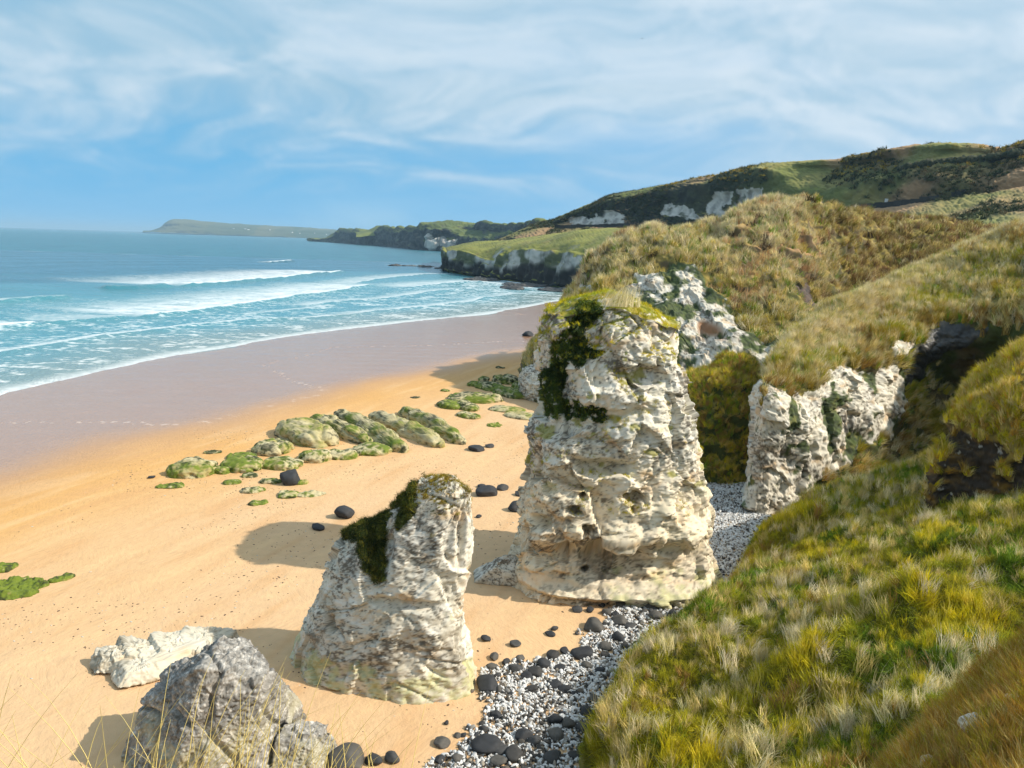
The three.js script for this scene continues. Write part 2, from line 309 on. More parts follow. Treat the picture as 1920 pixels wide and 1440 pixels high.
{ // the sea: swell, breakers rolling in and the foam that they leave
  // each breaker: [bearing points of its leading edge], height, breadth of the foam behind it
  const B = [
    [[[-60, 670], [0, 660], [200, 630], [340, 613], [460, 600], [560, 597], [700, 588]], 0.35, 3.5, 0.85],
    [[[-60, 622], [0, 615], [85, 607]], 0.8, 34, 1],
    [[[75, 607], [150, 603], [245, 594]], 0.85, 26, 0.5],
    [[[240, 596], [330, 588], [425, 577], [520, 562], [640, 545], [715, 531]], 0.8, 42, 1],
    [[[325, 538], [420, 531], [520, 523], [600, 514], [655, 509]], 1.15, 62, 1],
    [[[185, 541], [250, 541], [330, 537]], 1.3, 12, 0.12],
    [[[-60, 570], [60, 562], [140, 558]], 0.9, 12, 0.35],
    [[[505, 492], [530, 491], [552, 490]], 1.0, 12, 1],
    [[[560, 575], [640, 565], [720, 560], [800, 548], [880, 540]], 0.35, 9, 0.75],
    [[[640, 592], [720, 582], [800, 575], [880, 566], [920, 556]], 0.3, 7, 0.8],
    [[[760, 540], [830, 532], [900, 528], [960, 538]], 0.5, 24, 0.8],
    [[[640, 536], [720, 522], [800, 515], [860, 514]], 0.5, 22, 0.7],
    [[[720, 497], [790, 498], [850, 508], [930, 524], [1010, 538]], 0.4, 10, 0.9],
    [[[900, 560], [960, 552], [1050, 549]], 0.3, 8, 0.6],
    [[[460, 590], [560, 580], [640, 572]], 0.25, 5, 0.6],
  ].map(([pts, hgt, wide, str]) => { const q = pts.map(([a, b]) => { const p = level(a, b, SEA); return [p.x, p.z]; }); const xs = q.map((p) => p[0]), zs = q.map((p) => p[1]), m = wide + 10; return { q, hgt, wide, str, box: [Math.min(...xs) - m, Math.max(...xs) + m, Math.min(...zs) - m, Math.max(...zs) + m] }; });
  const ends = (t) => ss(0, 0.10, t) * ss(1, 0.90, t);
  const near = (b, x, z) => x > b.box[0] && x < b.box[1] && z > b.box[2] && z < b.box[3];
  const X0 = -420, X1 = 60, Z0 = -30, Z1 = -560;
  const seaY = (x, z) => {
    const sd = -polySigned(SHORE, x, z)[0], deep = ss(0, 60, sd);
    let y = 0.16 * deep * fbm(x * 0.06, 1, z * 0.11, 3) + 0.07 * deep * fbm(x * 0.35, 2, z * 0.5, 3) + 0.22 * ss(80, 200, sd) * Math.sin(sd * 0.16 + 2 * fbm(x * 0.012, 3, z * 0.012, 2));
    for (const b of B) if (near(b, x, z)) {
      const wob = 1.6 * fbm(x * 0.09, 9, z * 0.09, 3), [d, t] = polySigned(b.q, x, z), o = -(d + wob * 0.6);   // o > 0: seaward of the edge
      const e = ends(t) * (0.75 + 0.5 * n3(x * 0.08, 14, z * 0.08));
      y += b.hgt * e * (o < 0 ? Math.exp(-o * o / 1.1) : Math.exp(-o * o / (2 * (b.hgt * 3.2) ** 2))) + 0.10 * e * b.str * (o > 0 && o < b.wide ? fbm(x * 0.9, 3, z * 0.9, 2) : 0);
    }
    return SEA + y * ss(-1, 14, sd);
  };
  const [map, roughnessMap] = two(1500, 1700, (u, v) => {
    const x = mix(X0, X1, u), z = mix(Z0, Z1, v), sd = -polySigned(SHORE, x, z)[0];
    if (sd < -6) return [[0.3, 0.3, 0.28], 0.3];
    const bigp = fbm(x * 0.02, 4, z * 0.03, 3), n1 = fbm(x * 0.10, 2, z * 0.16, 4), lace = ridge(x * 0.16 + 0.5 * n1, 5, z * 0.24, 4), fine = fbm(x * 0.9, 7, z * 1.1, 3, 0.65);
    let c = mix3([0.20, 0.27, 0.25], [0.055, 0.24, 0.29], ss(2, 26, sd + 6 * bigp));
    c = mix3(c, [0.015, 0.115, 0.17], ss(60, 200, sd + 40 * bigp));
    let foam = 0;
    for (const b of B) if (near(b, x, z)) {
      const wob = 1.6 * fbm(x * 0.09, 9, z * 0.09, 3), [d, t] = polySigned(b.q, x, z), o = -(d + wob * 0.6), e = ends(t);
      const front = ss(-0.5, 0.1, o) * ss(b.wide * 0.2 + 1.6, 0.5, o), back = ss(0, 1, o) * ss(b.wide, b.wide * 0.25, o + 0.3 * b.wide * n1);
      foam = Math.max(foam, b.str * e * front * (0.85 + 0.5 * fine + (b.str < 0.6 ? n1 : 0)), b.str * e * back * clamp(0.45 + 0.55 * lace + 0.5 * fine + 0.4 * n1 - 0.28 * clamp(o / b.wide)));
    }
    // spent foam between the breakers and the thin edge of the swash
    const zone = ss(-1, 4, sd) * ss(110, 40, sd + 25 * n1);
    foam = Math.max(foam, zone * 0.8 * ss(0.42, 0.80, lace * 0.75 + 0.55 * fine + 0.30 * n1 - 0.05 + 0.25 * ss(-190, -120, z) * 0 + 0.30 * ss(-40, 10, x) * ss(10, 50, sd)));
    const swash = 0.5 + 0.9 * fbm(x * 0.08, 21, z * 0.08, 3);
    foam = Math.max(foam, 0.9 * ss(-0.9, -0.1, sd - 0.8 * swash + 0.3) * ss(3.2 + 1.5 * swash, 0.3, sd - 0.5 * swash) * clamp(0.75 + 0.5 * fine));
    foam = clamp(foam);
    return [mix3(c, [0.72, 0.75, 0.77], foam), mix(0.16, 0.85, foam)];
  });
  const bump = tex(512, 512, (u, v) => { const a = 0.5 + 0.35 * tileNoise(u, v, 5, 3, 5); return [a, a, a]; });
  bump.wrapS = bump.wrapT = THREE.RepeatWrapping; bump.repeat.set(480 / 12, 530 / 9);
  structure('sea', field(X0, X1, Z0, Z1, 300, 520, seaY), std({ map, roughnessMap, roughness: 1, bumpMap: bump, bumpScale: 0.22 }));
  // open water out to the horizon
  const deepMap = tex(512, 512, (u, v) => mix3([0.012, 0.115, 0.165], [0.028, 0.165, 0.21], ss(-0.5, 0.6, tileNoise(u, v, 2.2, 3, 5))), true);
  deepMap.wrapS = deepMap.wrapT = THREE.RepeatWrapping;
  const deepBump = bump.clone(); deepBump.repeat.set(1, 1);
  const open = (x0, x1, z0, z1, nx, nz) => { const g = field(x0, x1, z0, z1, nx, nz, () => SEA), U = g.attributes.uv, P = g.attributes.position; for (let i = 0; i < U.count; i++) U.setXY(i, P.getX(i) / 40, P.getZ(i) / 30); return g; };
  const om = std({ map: deepMap, roughness: 0.22, bumpMap: deepBump, bumpScale: 1.6 });
  om.map.repeat.set(0.13, 0.13);
  structure('sea', mergeGeometries([open(-4000, 6000, Z1, -5000, 40, 20), open(-40000, -4000, Z1, -5000, 10, 10), open(-40000, 40000, -5000, -60000, 20, 20), open(-40000, X0, 300, Z1, 20, 10)]), om);
}

// ================================================================ HILLS AND CLIFFS
// dune turf: olive, straw and moss in patches of their own
function turf(p, q = 1, dry = 0) {
  const a = fbm(p.x * 0.25 * q, p.y * 0.25 * q, p.z * 0.25 * q + 8, 4), b = fbm(p.x * 1.3 * q + 5, p.y * 1.3 * q, p.z * 1.3 * q, 4, 0.6), c = fbm(p.x * 5 * q, p.y * 5 * q, p.z * 5 * q, 2);
  let k = mix3([0.13, 0.11, 0.014], [0.06, 0.08, 0.009], ss(-0.3, 0.5, a + 0.3 * b));
  k = mix3(k, [0.38, 0.275, 0.08], clamp(ss(-0.1, 0.6, b - 0.3 * a) * 0.7 + dry * 0.7));
  k = mix3(k, [0.06, 0.045, 0.015], 0.6 * ss(0.15, 0.7, c - 0.2 * b));
  return k;
}
const lump = (p, s, h) => h * fbm(p.x / s, p.y / s + 3, p.z / s, 4, 0.55);
const darkRock = (p) => { const a = fbm(p.x * 0.8, p.y * 0.8, p.z * 0.8, 4, 0.6), b = fbm(p.x * 4, p.y * 5, p.z * 4, 3); return mix3(mix3([0.035, 0.035, 0.036], [0.11, 0.10, 0.085], ss(-0.2, 0.6, a)), [0.02, 0.02, 0.02], ss(0, 0.6, b) * 0.6); };

const faint = (p, q = 1) => mix3(mix3([0.52, 0.49, 0.44], [0.27, 0.255, 0.23], ss(-0.2, 0.5, fbm(p.x * 0.35 * q, p.y * 0.1 * q, p.z * 0.35 * q, 4))), [0.05, 0.06, 0.025], 0.8 * ss(0.2, 0.5, fbm(p.x * 0.14 * q, p.y * 0.16 * q, p.z * 0.14 * q, 4)));
const ivy = (p) => mix3(mix3([0.02, 0.035, 0.006], [0.055, 0.085, 0.012], ss(-0.4, 0.4, fbm(p.x * 3, p.y * 3, p.z * 3, 3))), [0.14, 0.14, 0.02], ss(0.25, 0.7, fbm(p.x * 1.2, p.y * 1.2, p.z * 1.2, 3)));
// ---- far coast: a low headland under haze, a dark basalt headland, the green bay behind it
let farHill;
const seaPt = (px, py) => level(px, py, SEA);
{
  const c = [[268, 434, 433], [284, 433.5, 432.5], [300, 434.5, 427], [318, 435, 414.5], [340, 436, 413.5], [400, 438, 418.5], [480, 441, 424], [560, 444, 428], [640, 446.5, 433], [720, 449, 437], [800, 451, 440]];
  const D = 6500, rows = [c.map(([x, b]) => at(x, b + 1.5, D)), c.map(([x, b, t]) => at(x, mix(b, t, 0.45), D + 60)), c.map(([x, b, t]) => at(x, t + 1.2, D + 180)), c.map(([x, b, t]) => at(x, t, D + 700)), c.map(([x, b]) => at(x, b + 1, D + 2600))];
  const g = weather(sheet(rows, 220, 60), (p) => 9 * fbm(p.x * 0.006, p.y * 0.02, p.z * 0.006, 5, 0.6), (p, n) => {
    const fld = worley(p.x * 0.006, 0, p.z * 0.002), k = mix3([0.055, 0.075, 0.03], [0.12, 0.115, 0.05], (fld[2] % 16) / 16), st = ss(0.75, 0.45, Math.abs(n.y) + 0.2 * fbm(p.x * 0.01, p.y * 0.03, p.z * 0.01, 3));
    return mix3(k, [0.03, 0.03, 0.032], st);
  });
  farHill = structure('far_headland_hill', g, TURFM);
}
const basalt = (p, n, q) => mix3(mix3([0.075, 0.10, 0.028], [0.15, 0.17, 0.035], ss(-0.4, 0.5, fbm(p.x * 0.02 * q, p.y * 0.02, p.z * 0.02 * q, 4))), darkRock(p.clone().multiplyScalar(0.12)), ss(0.80, 0.55, n.y + 0.25 * fbm(p.x * 0.05, p.y * 0.1, p.z * 0.05, 3)));
{
  // bearing, foot, top, distance
  const c = [[578, 449, 449, 2500], [610, 452.5, 447, 2350], [634, 455, 434, 2230], [642, 455.6, 431.5, 2150], [688, 459, 435, 1850], [714, 461, 427, 1700], [748, 464, 430, 1480], [795, 469, 423.5, 1220], [836, 472, 422, 1180], [885, 474, 422, 1120], [940, 478, 422.5, 1000], [1000, 482, 418, 850], [1080, 490, 415, 720], [1180, 500, 410, 640]];
  const rows = [c.map(([x, b, t, d]) => at(x, b + 3, d)), c.map(([x, b, t, d]) => at(x, mix(b, t, 0.5), d * 1.004)), c.map(([x, b, t, d], i) => at(x, mix(b, t, i > 8 ? 0.75 : 0.92), d * (i > 8 ? 1.06 : 1.012))), c.map(([x, b, t, d]) => at(x, t, d * 1.12)), c.map(([x, b, t, d]) => at(x, b, d * 1.5))];
  const HZ = [{ name: 'white_cliff', category: 'cliff', label: 'white cliff with the shade of an arch painted on beyond the green promontory', poly: zonePoly([[799, 437], [812, 437], [813, 450], [824, 444], [838, 447], [843, 454], [857, 446], [859, 465], [842, 474], [812, 472], [801, 463]], [[400, 1190], [480, 1190]]), zr: [-1330, -1080], warp: 3.5, freq: 0.08, soft: 3, out: 5, disp: (p) => 5 * ridge(p.x * 0.06, p.y * 0.02, p.z * 0.06, 3), paint: (p) => mix3(faint(p, 0.35), [0.03, 0.03, 0.03], ss(9, 6, Math.hypot(p.x - at(826, 468, 1180).x, p.y - at(826, 470, 1180).y))) }];  // no opening is cut: the arch's shade is painted as a dark disc
  const g = carve(sheet(rows, 420, 100), HZ, (p) => 9 * fbm(p.x * 0.013, p.y * 0.03, p.z * 0.013, 5, 0.55) + 2.2 * fbm(p.x * 0.08, p.y * 0.1, p.z * 0.08, 3, 0.6), (p, n) => basalt(p, n, 1));
  structure('dark_headland_hill', rockZones(g, HZ), TURFM);
  // knoll on top of it
  const k = [[668, 440, 437], [690, 438, 431], [712, 437, 424.5], [735, 437, 427], [765, 438, 433]];
  structure('headland_hill', weather(sheet([k.map(([x, b]) => at(x, b + 6, 1760)), k.map(([x, b, t]) => at(x, (b + t) / 2, 1790)), k.map(([x, b, t]) => at(x, t, 1850)), k.map(([x, b]) => at(x, b + 6, 2000))], 60, 30), (p) => 3 * fbm(p.x * 0.02, p.y * 0.03, p.z * 0.02, 4), (p, n) => basalt(p, n, 1)), TURFM);
}
// ---- the promontory with pale cliffs in the bay
const PROM = [[836, 508, 489, 475, 469, 466], [850, 511, 489, 471, 466, 461], [885, 517, 493, 474, 463, 455], [925, 523, 500, 486, 465, 452], [960, 527, 500, 471, 458, 450], [1000, 532, 498, 468, 454, 446], [1040, 537, 498, 470, 451, 439], [1080, 543, 500, 473, 449, 433], [1125, 549, 502, 475, 447, 429], [1190, 558, 506, 478, 445, 427]].map((c) => { const f = seaPt(c[0], c[1]); return [...c, -f.z]; });
{
  const f = (k, m, a) => PROM.map((c) => at(c[0], c[k], c[6] * m + a));
  const rows = [f(1, 0.985, -3), f(1, 1, 0), f(2, 1.0, 4), f(3, 1.0, 9), f(4, 1.10, 0), f(5, 1.28, 0), PROM.map((c) => at(c[0], c[5] + 6, c[6] * 1.45))];
  // wrap the tip round to the back
  rows.forEach((r, j) => r.unshift(at(839 + j, PROM[0][Math.min(j || 1, 5)] - (j < 3 ? 3 : 0), PROM[0][6] * (1.12 + 0.04 * j))));
  const g = weather(sheet(rows, 300, 120, false), (p, n) => { const s = 1 - ss(0.5, 0.85, Math.abs(n.y)); return s * (3.0 * ridge(p.x * 0.07, p.y * 0.015, p.z * 0.07, 3) + 1.0 * fbm(p.x * 0.2, p.y * 0.3, p.z * 0.2, 3)) + 1.2 * fbm(p.x * 0.04, p.y * 0.05, p.z * 0.04, 4) + 0.25 * fbm(p.x * 0.5, p.y * 0.5, p.z * 0.5, 3); }, (p, n) => {
    const st = ss(0.80, 0.55, n.y + 0.18 * fbm(p.x * 0.08, p.y * 0.1, p.z * 0.08, 3)), gr_ = ss(-0.15, 0.2, fbm(p.x * 0.06 + 4, p.y * 0.10, p.z * 0.06, 4));
    let rock = mix3([0.46, 0.43, 0.38], [0.22, 0.205, 0.185], ss(-0.2, 0.5, fbm(p.x * 0.3, p.y * 0.08, p.z * 0.3, 4)));
    rock = mix3(rock, [0.06, 0.07, 0.02], gr_ * 0.92 * ss(2, 5, p.y));
    rock = mix3(rock, [0.025, 0.022, 0.02], ss(6.5, 3.6, p.y + 5.0 * fbm(p.x * 0.06, 1, p.z * 0.06, 3)));
    let tf = mix3([0.22, 0.22, 0.04], [0.13, 0.14, 0.028], ss(-0.3, 0.5, fbm(p.x * 0.04, 3, p.z * 0.04, 4)));
    tf = mix3(tf, [0.20, 0.15, 0.05], ss(0.1, 0.6, fbm(p.x * 0.12, 9, p.z * 0.12, 3)) * 0.6);
    return mix3(tf, rock, st);
  });
  structure('promontory_cliff', g, TURFM);
}
// ---- the high hill behind, dark cliffs along its brow, the coast road below
let backHill;
const BACK = [[900, 470, 468, 540], [950, 446, 444, 515], [1000, 430, 424, 500], [1060, 428, 404, 490], [1130, 426, 373, 470], [1200, 424, 358, 450], [1270, 421, 342, 430], [1340, 418, 330, 410], [1410, 414, 313, 392], [1440, 412, 307, 384], [1520, 400, 301, 362], [1600, 391, 294, 342], [1680, 385, 278, 322], [1745, 379, 269.5, 306], [1805, 371, 272, 296], [1853, 364, 279, 290], [1866, 362, 288, 287], [1920, 352, 271, 280], [2000, 340, 262, 272], [2150, 320, 250, 262]];
{
  const rows = [BACK.map(([x, r, t, d]) => at(x, r + 78, d * 0.66)), BACK.map(([x, r, t, d]) => at(x, r + 40, d * 0.80)), BACK.map(([x, r, t, d]) => at(x, r + 3, d * 0.90)), BACK.map(([x, r, t, d]) => at(x, r - 1, d * 0.925)), BACK.map(([x, r, t, d], i) => at(x, mix(r, t, i < 10 ? 0.42 : 0.45), d * 0.945)), BACK.map(([x, r, t, d], i) => at(x, mix(r, t, i < 10 ? 0.93 : 0.82), d * (i < 10 ? 0.957 : 0.985))), BACK.map(([x, r, t, d]) => at(x, t, d * 1.02)), BACK.map(([x, r, t, d]) => at(x, t + 14, d * 1.25))];
  const shrub = (p) => ss(-0.05, 0.3, fbm(p.x * 0.03 + 2, p.y * 0.05, p.z * 0.03, 4));
  const cl = (label, pts, D) => ({ name: 'white_cliff', category: 'cliff', label, poly: zonePoly(pts, [[300, D], [500, D]]), zr: [-D - 40, -D + 40], warp: 2.2, freq: 0.12, soft: 2, out: -0.4, holes: 0.4, disp: (p) => 1.2 * ridge(p.x * 0.15, p.y * 0.04, p.z * 0.15, 3) + 0.5 * fbm(p.x * 0.5, p.y * 0.5, p.z * 0.5, 3), paint: (p) => faint(p, 1) });
  const BZ = [cl('large white cliff face below the brow of the back hill', [[1332, 412], [1340, 377], [1356, 360], [1421, 356], [1419, 378], [1372, 402], [1356, 415]], 378), cl('small white cliff left of the large face on the back hill', [[1242, 400], [1254, 379], [1280, 388], [1294, 399], [1305, 413], [1262, 408]], 406), cl('long low white cliff beside the coast road far along the hill', [[1060, 424], [1072, 407], [1112, 412], [1130, 397], [1158, 403], [1158, 424]], 456)];
  const g = carve(sheet(rows, 620, 180), BZ, (p, n) => { const s = 1 - ss(0.45, 0.8, n.y); return 1.6 * fbm(p.x * 0.03, p.y * 0.06, p.z * 0.03, 4) + s * 2.6 * ridge(p.x * 0.06, p.y * 0.03, p.z * 0.06, 4) + (0.25 + 0.75 * shrub(p)) * 1.1 * fbm(p.x * 0.28, p.y * 0.28, p.z * 0.28, 3, 0.6) + 0.35 * fbm(p.x * 0.9, p.y * 0.9, p.z * 0.9, 2); }, (p, n) => {
    const st = ss(0.86, 0.62, n.y + 0.25 * fbm(p.x * 0.05, p.y * 0.1, p.z * 0.05, 3)) * (1 - 0.75 * ss(80, 125, p.x)), m = fbm(p.x * 0.25, p.y * 0.3, p.z * 0.25, 4, 0.6);
    let k = mix3([0.15, 0.165, 0.035], [0.31, 0.26, 0.08], ss(-0.3, 0.5, fbm(p.x * 0.03, p.y * 0.08, p.z * 0.03, 4)));
    k = mix3(k, [0.40, 0.22, 0.12], 0.8 * ss(0.0, 0.5, fbm(p.x * 0.02 + 7, p.y * 0.03, p.z * 0.02, 3) + 0.5 * ss(110, 150, p.x) - 0.1));
    k = mix3(k, [0.035, 0.045, 0.016], shrub(p) * (0.9 - 0.45 * ss(80, 125, p.x)));
    k = mix3(k, [0.40, 0.27, 0.01], 0.8 * ss(0.2, 0.6, m) * ss(48, 56, p.y));
    k = mix3(k, mix3([0.016, 0.018, 0.014], [0.05, 0.058, 0.03], ss(-0.3, 0.5, m)), st);
    return mix3(k, [k[0] * 0.45, k[1] * 0.45, k[2] * 0.45], 0.7 * ss(0.1, 0.6, m));
  });
  backHill = structure('back_hill', rockZones(g, BZ), TURFM);
}
// ---- grassed dune hill in the middle distance
const MID = (() => {
  const c = [
    [[1030, 620, 112], [1050, 590, 110], [1062, 565, 108], [1073, 547, 106], [1082, 538, 106], [1084, 560, 114]],
    [[968, 735, 81], [1040, 600, 84], [1072, 552, 86], [1090, 515, 88], [1108, 487, 92], [1110, 505, 100]],
    [[1130, 830, 66], [1140, 640, 73], [1148, 560, 78], [1162, 495, 83], [1180, 448, 89], [1182, 470, 98]],
    [[1240, 835, 63], [1235, 650, 69], [1240, 560, 75], [1248, 485, 81], [1252, 430, 88], [1252, 452, 98]],
    [[1330, 840, 61], [1322, 660, 67], [1322, 570, 74], [1322, 485, 80], [1330, 420, 88], [1332, 445, 99]],
    [[1420, 840, 60], [1412, 660, 66], [1412, 570, 73], [1406, 470, 80], [1402, 386, 88], [1402, 412, 100]],
    [[1500, 840, 60], [1500, 660, 66], [1500, 575, 73], [1495, 470, 80], [1488, 376, 88], [1488, 404, 100]],
    [[1600, 800, 62], [1600, 640, 71], [1592, 560, 80], [1584, 470, 86], [1572, 385, 91], [1572, 412, 102]],
    [[1700, 740, 66], [1700, 600, 74], [1690, 540, 82], [1682, 470, 90], [1668, 404, 97], [1670, 430, 108]],
    [[1820, 690, 68], [1820, 560, 76], [1810, 510, 84], [1800, 460, 90], [1800, 421, 98], [1800, 440, 108]],
    [[1960, 640, 70], [1960, 530, 78], [1960, 495, 86], [1950, 465, 92], [1950, 440, 100], [1950, 456, 110]],
    [[2150, 620, 68], [2150, 520, 74], [2150, 490, 80], [2150, 460, 86], [2150, 440, 94], [2150, 456, 104]],
  ];
  const rows = [0, 1, 2, 3, 4, 5].map((j) => c.map((k) => at(...k[j])));
  const ds = [[480, 80.5], [560, 74.5], [640, 67.5], [700, 64.5]], lz = (label, pts, o = {}) => ({ label, poly: zonePoly(pts, ds), zr: [-92, -58], warp: 0.9, freq: 0.5, soft: 0.9, out: 0.1, holes: o.holes ?? 0.3, disp: (p) => { let e = 0.8 * limeRelief(V(p.x + 50, p.y, p.z), 1); for (const q of o.dents || []) e -= 1.1 * reach(q, p, 0.3 * n3(p.x, p.y, 3)); return e; }, paint: (p) => { let c = limestone(p, 0.8, o.grey ?? 0.3); for (const q of o.dents || []) c = mix3(c, [0.25, 0.12, 0.05], 0.9 * reach(q, p, 0.3 * n3(p.x, p.y, 3))); return mix3(c, ivy(p), 0.8 * ss(0.3, 0.5, fbm(p.x * 0.7, p.y * 0.7, p.z * 0.7 + 5, 4))); } });
  const rusty = spot(1340, 622, 68, 30, 1.5), pale = [spot(1222, 532, 77, 56, 1.4), spot(1300, 545, 75, 34, 0.7), spot(1330, 650, 68, 72, 0.9), spot(1365, 605, 69, 46, 1), spot(1440, 660, 67, 50, 1.6)];
  const Z = [
    { ...lz('tall white and mossy cliff face with a rust brown hollow under the dune hill', [[1130, 720], [1140, 590], [1176, 552], [1196, 508], [1268, 497], [1312, 504], [1332, 545], [1356, 558], [1384, 586], [1396, 618], [1438, 628], [1486, 640], [1472, 690], [1450, 740], [1250, 745]], { holes: 0.8 }), name: 'limestone_cliff', category: 'cliff', disp: (p) => 0.8 * limeRelief(V(p.x + 50, p.y, p.z), 1.2) - 1.1 * reach(rusty, p, 0.3 * n3(p.x, p.y, 3)), paint: (p) => { const bare = Math.max(...pale.map((q) => reach(q, p, 0.45 * fbm(p.x * 0.5, p.y * 0.5, 7, 3)))); let c = limestone(p, 0.8, 0.45); c = mix3(c, [0.25, 0.12, 0.05], 0.9 * reach(rusty, p, 0.3 * n3(p.x, p.y, 3))); return mix3(c, ivy(p), 0.95 * ss(0.05, 0.35, fbm(p.x * 0.8, p.y * 0.8, p.z * 0.8 + 5, 4) + 0.80 - 0.95 * bare)); } },  // moss is real; greyer stone and extra ivy also paint in the face's shade
    { label: 'dark eroded earth scar running down the dune hill', name: 'earth_scar', category: 'bare earth', poly: zonePoly([[1478, 482], [1508, 474], [1526, 520], [1556, 560], [1562, 592], [1520, 590], [1490, 560], [1470, 520]], ds), zr: [-92, -58], warp: 1.2, freq: 0.5, soft: 0.6, out: -0.35, holes: 0.2, disp: (p) => 0.35 * fbm(p.x * 1.2, p.y * 1.2, p.z * 1.2, 4, 0.65), paint: (p) => mix3([0.10, 0.07, 0.055], [0.045, 0.038, 0.035], ss(-0.3, 0.4, fbm(p.x * 1.5, p.y * 1.5, p.z * 1.5, 3))) },
    lz('thin white rock strip on the seaward shoulder of the dune hill', [[1098, 540], [1118, 520], [1124, 544], [1112, 562], [1102, 565]]),
  ];
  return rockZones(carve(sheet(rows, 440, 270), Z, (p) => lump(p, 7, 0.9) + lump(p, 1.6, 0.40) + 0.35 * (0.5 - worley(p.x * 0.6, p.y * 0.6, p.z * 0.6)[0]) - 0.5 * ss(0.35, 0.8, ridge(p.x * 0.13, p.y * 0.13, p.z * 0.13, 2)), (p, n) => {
    let k = turf(p, 0.7, 0.1 + 0.5 * ss(9, 17, p.y + 2 * fbm(p.x * 0.1, 3, p.z * 0.1, 3)));
    k = mix3(k, [0.34, 0.19, 0.10], 0.7 * ss(0.1, 0.5, fbm(p.x * 0.10, p.y * 0.1 + 6, p.z * 0.10, 4)) * ss(10, 15, p.y));
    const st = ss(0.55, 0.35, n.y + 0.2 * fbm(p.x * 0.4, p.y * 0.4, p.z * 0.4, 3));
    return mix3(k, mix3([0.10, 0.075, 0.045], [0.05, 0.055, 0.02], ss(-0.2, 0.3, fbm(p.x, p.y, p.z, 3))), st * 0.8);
  }), Z);
})();
structure('dune_hill', MID, TURFM);

// ---- the steep grassed slope from the cliff top down to the pebbles
const FOOT = [[0.2, -13], [1.9, -17.5], [2.75, -20.6], [2.9, -22.4], [3.7, -24.6], [5.6, -27.6], [8.3, -30.5], [10.2, -33.3], [11.7, -36.6], [13.3, -39.3], [15.4, -42], [18.3, -44.6], [22, -47], [27, -50], [32, -52]];
const IN = [0.90, 0.436];
function slopeH(w) { return w < 0 ? w * 1.2 : 1.1 * (1 - Math.exp(-w / 0.55)) + 0.40 * w; }
const SLOPE = (() => {
  const c = new THREE.CatmullRomCurve3(FOOT.map(([x, z]) => V(x, 0, z))), nu = 330, nv = 230, pos = new Float32Array((nu + 1) * (nv + 1) * 3), idx = new Uint32Array(nu * nv * 6);
  for (let j = 0, k = 0; j <= nv; j++) for (let i = 0; i <= nu; i++, k++) {
    const p = c.getPoint(i / nu), t = j / nv, w = -0.5 + 22.5 * (0.35 * t + 0.65 * t * t), wob = 0.7 * fbm(p.x * 0.35, 4, p.z * 0.35, 3), x = p.x + IN[0] * w, z = p.z + IN[1] * w;
    const y = slopeH(w + wob * Math.exp(-Math.max(w, 0) / 3)) + ss(0, 3, w) * (1.1 * fbm(x * 0.16, 3, z * 0.16, 3) + 0.55 * fbm(x * 0.45, 6, z * 0.45, 3) + 0.30 * (0.5 - worley(x * 0.95, 1.5, z * 0.95)[0]));
    pos.set([x, y, z], k * 3);
  }
  let q = 0;
  for (let j = 0; j < nv; j++) for (let i = 0; i < nu; i++) { const a = j * (nu + 1) + i, b = a + 1, d = a + nu + 1, e = d + 1; idx.set([a, d, b, b, d, e], q); q += 6; }
  return weather(geoFrom(pos, idx), (p) => lump(p, 0.5, 0.10) + lump(p, 0.16, 0.04), (p) => turf(p, 1.2));
})();
SLOPE.computeBoundingBox();
{ const n = SLOPE.attributes.normal; let s = 0; for (let i = 0; i < n.count; i++) s += n.getY(i); if (s < 0) { const ix = SLOPE.index.array; for (let i = 0; i < ix.length; i += 3) { const t = ix[i + 1]; ix[i + 1] = ix[i + 2]; ix[i + 2] = t; } SLOPE.computeVertexNormals(); } }
structure('grass_slope_hill', SLOPE, TURFM);

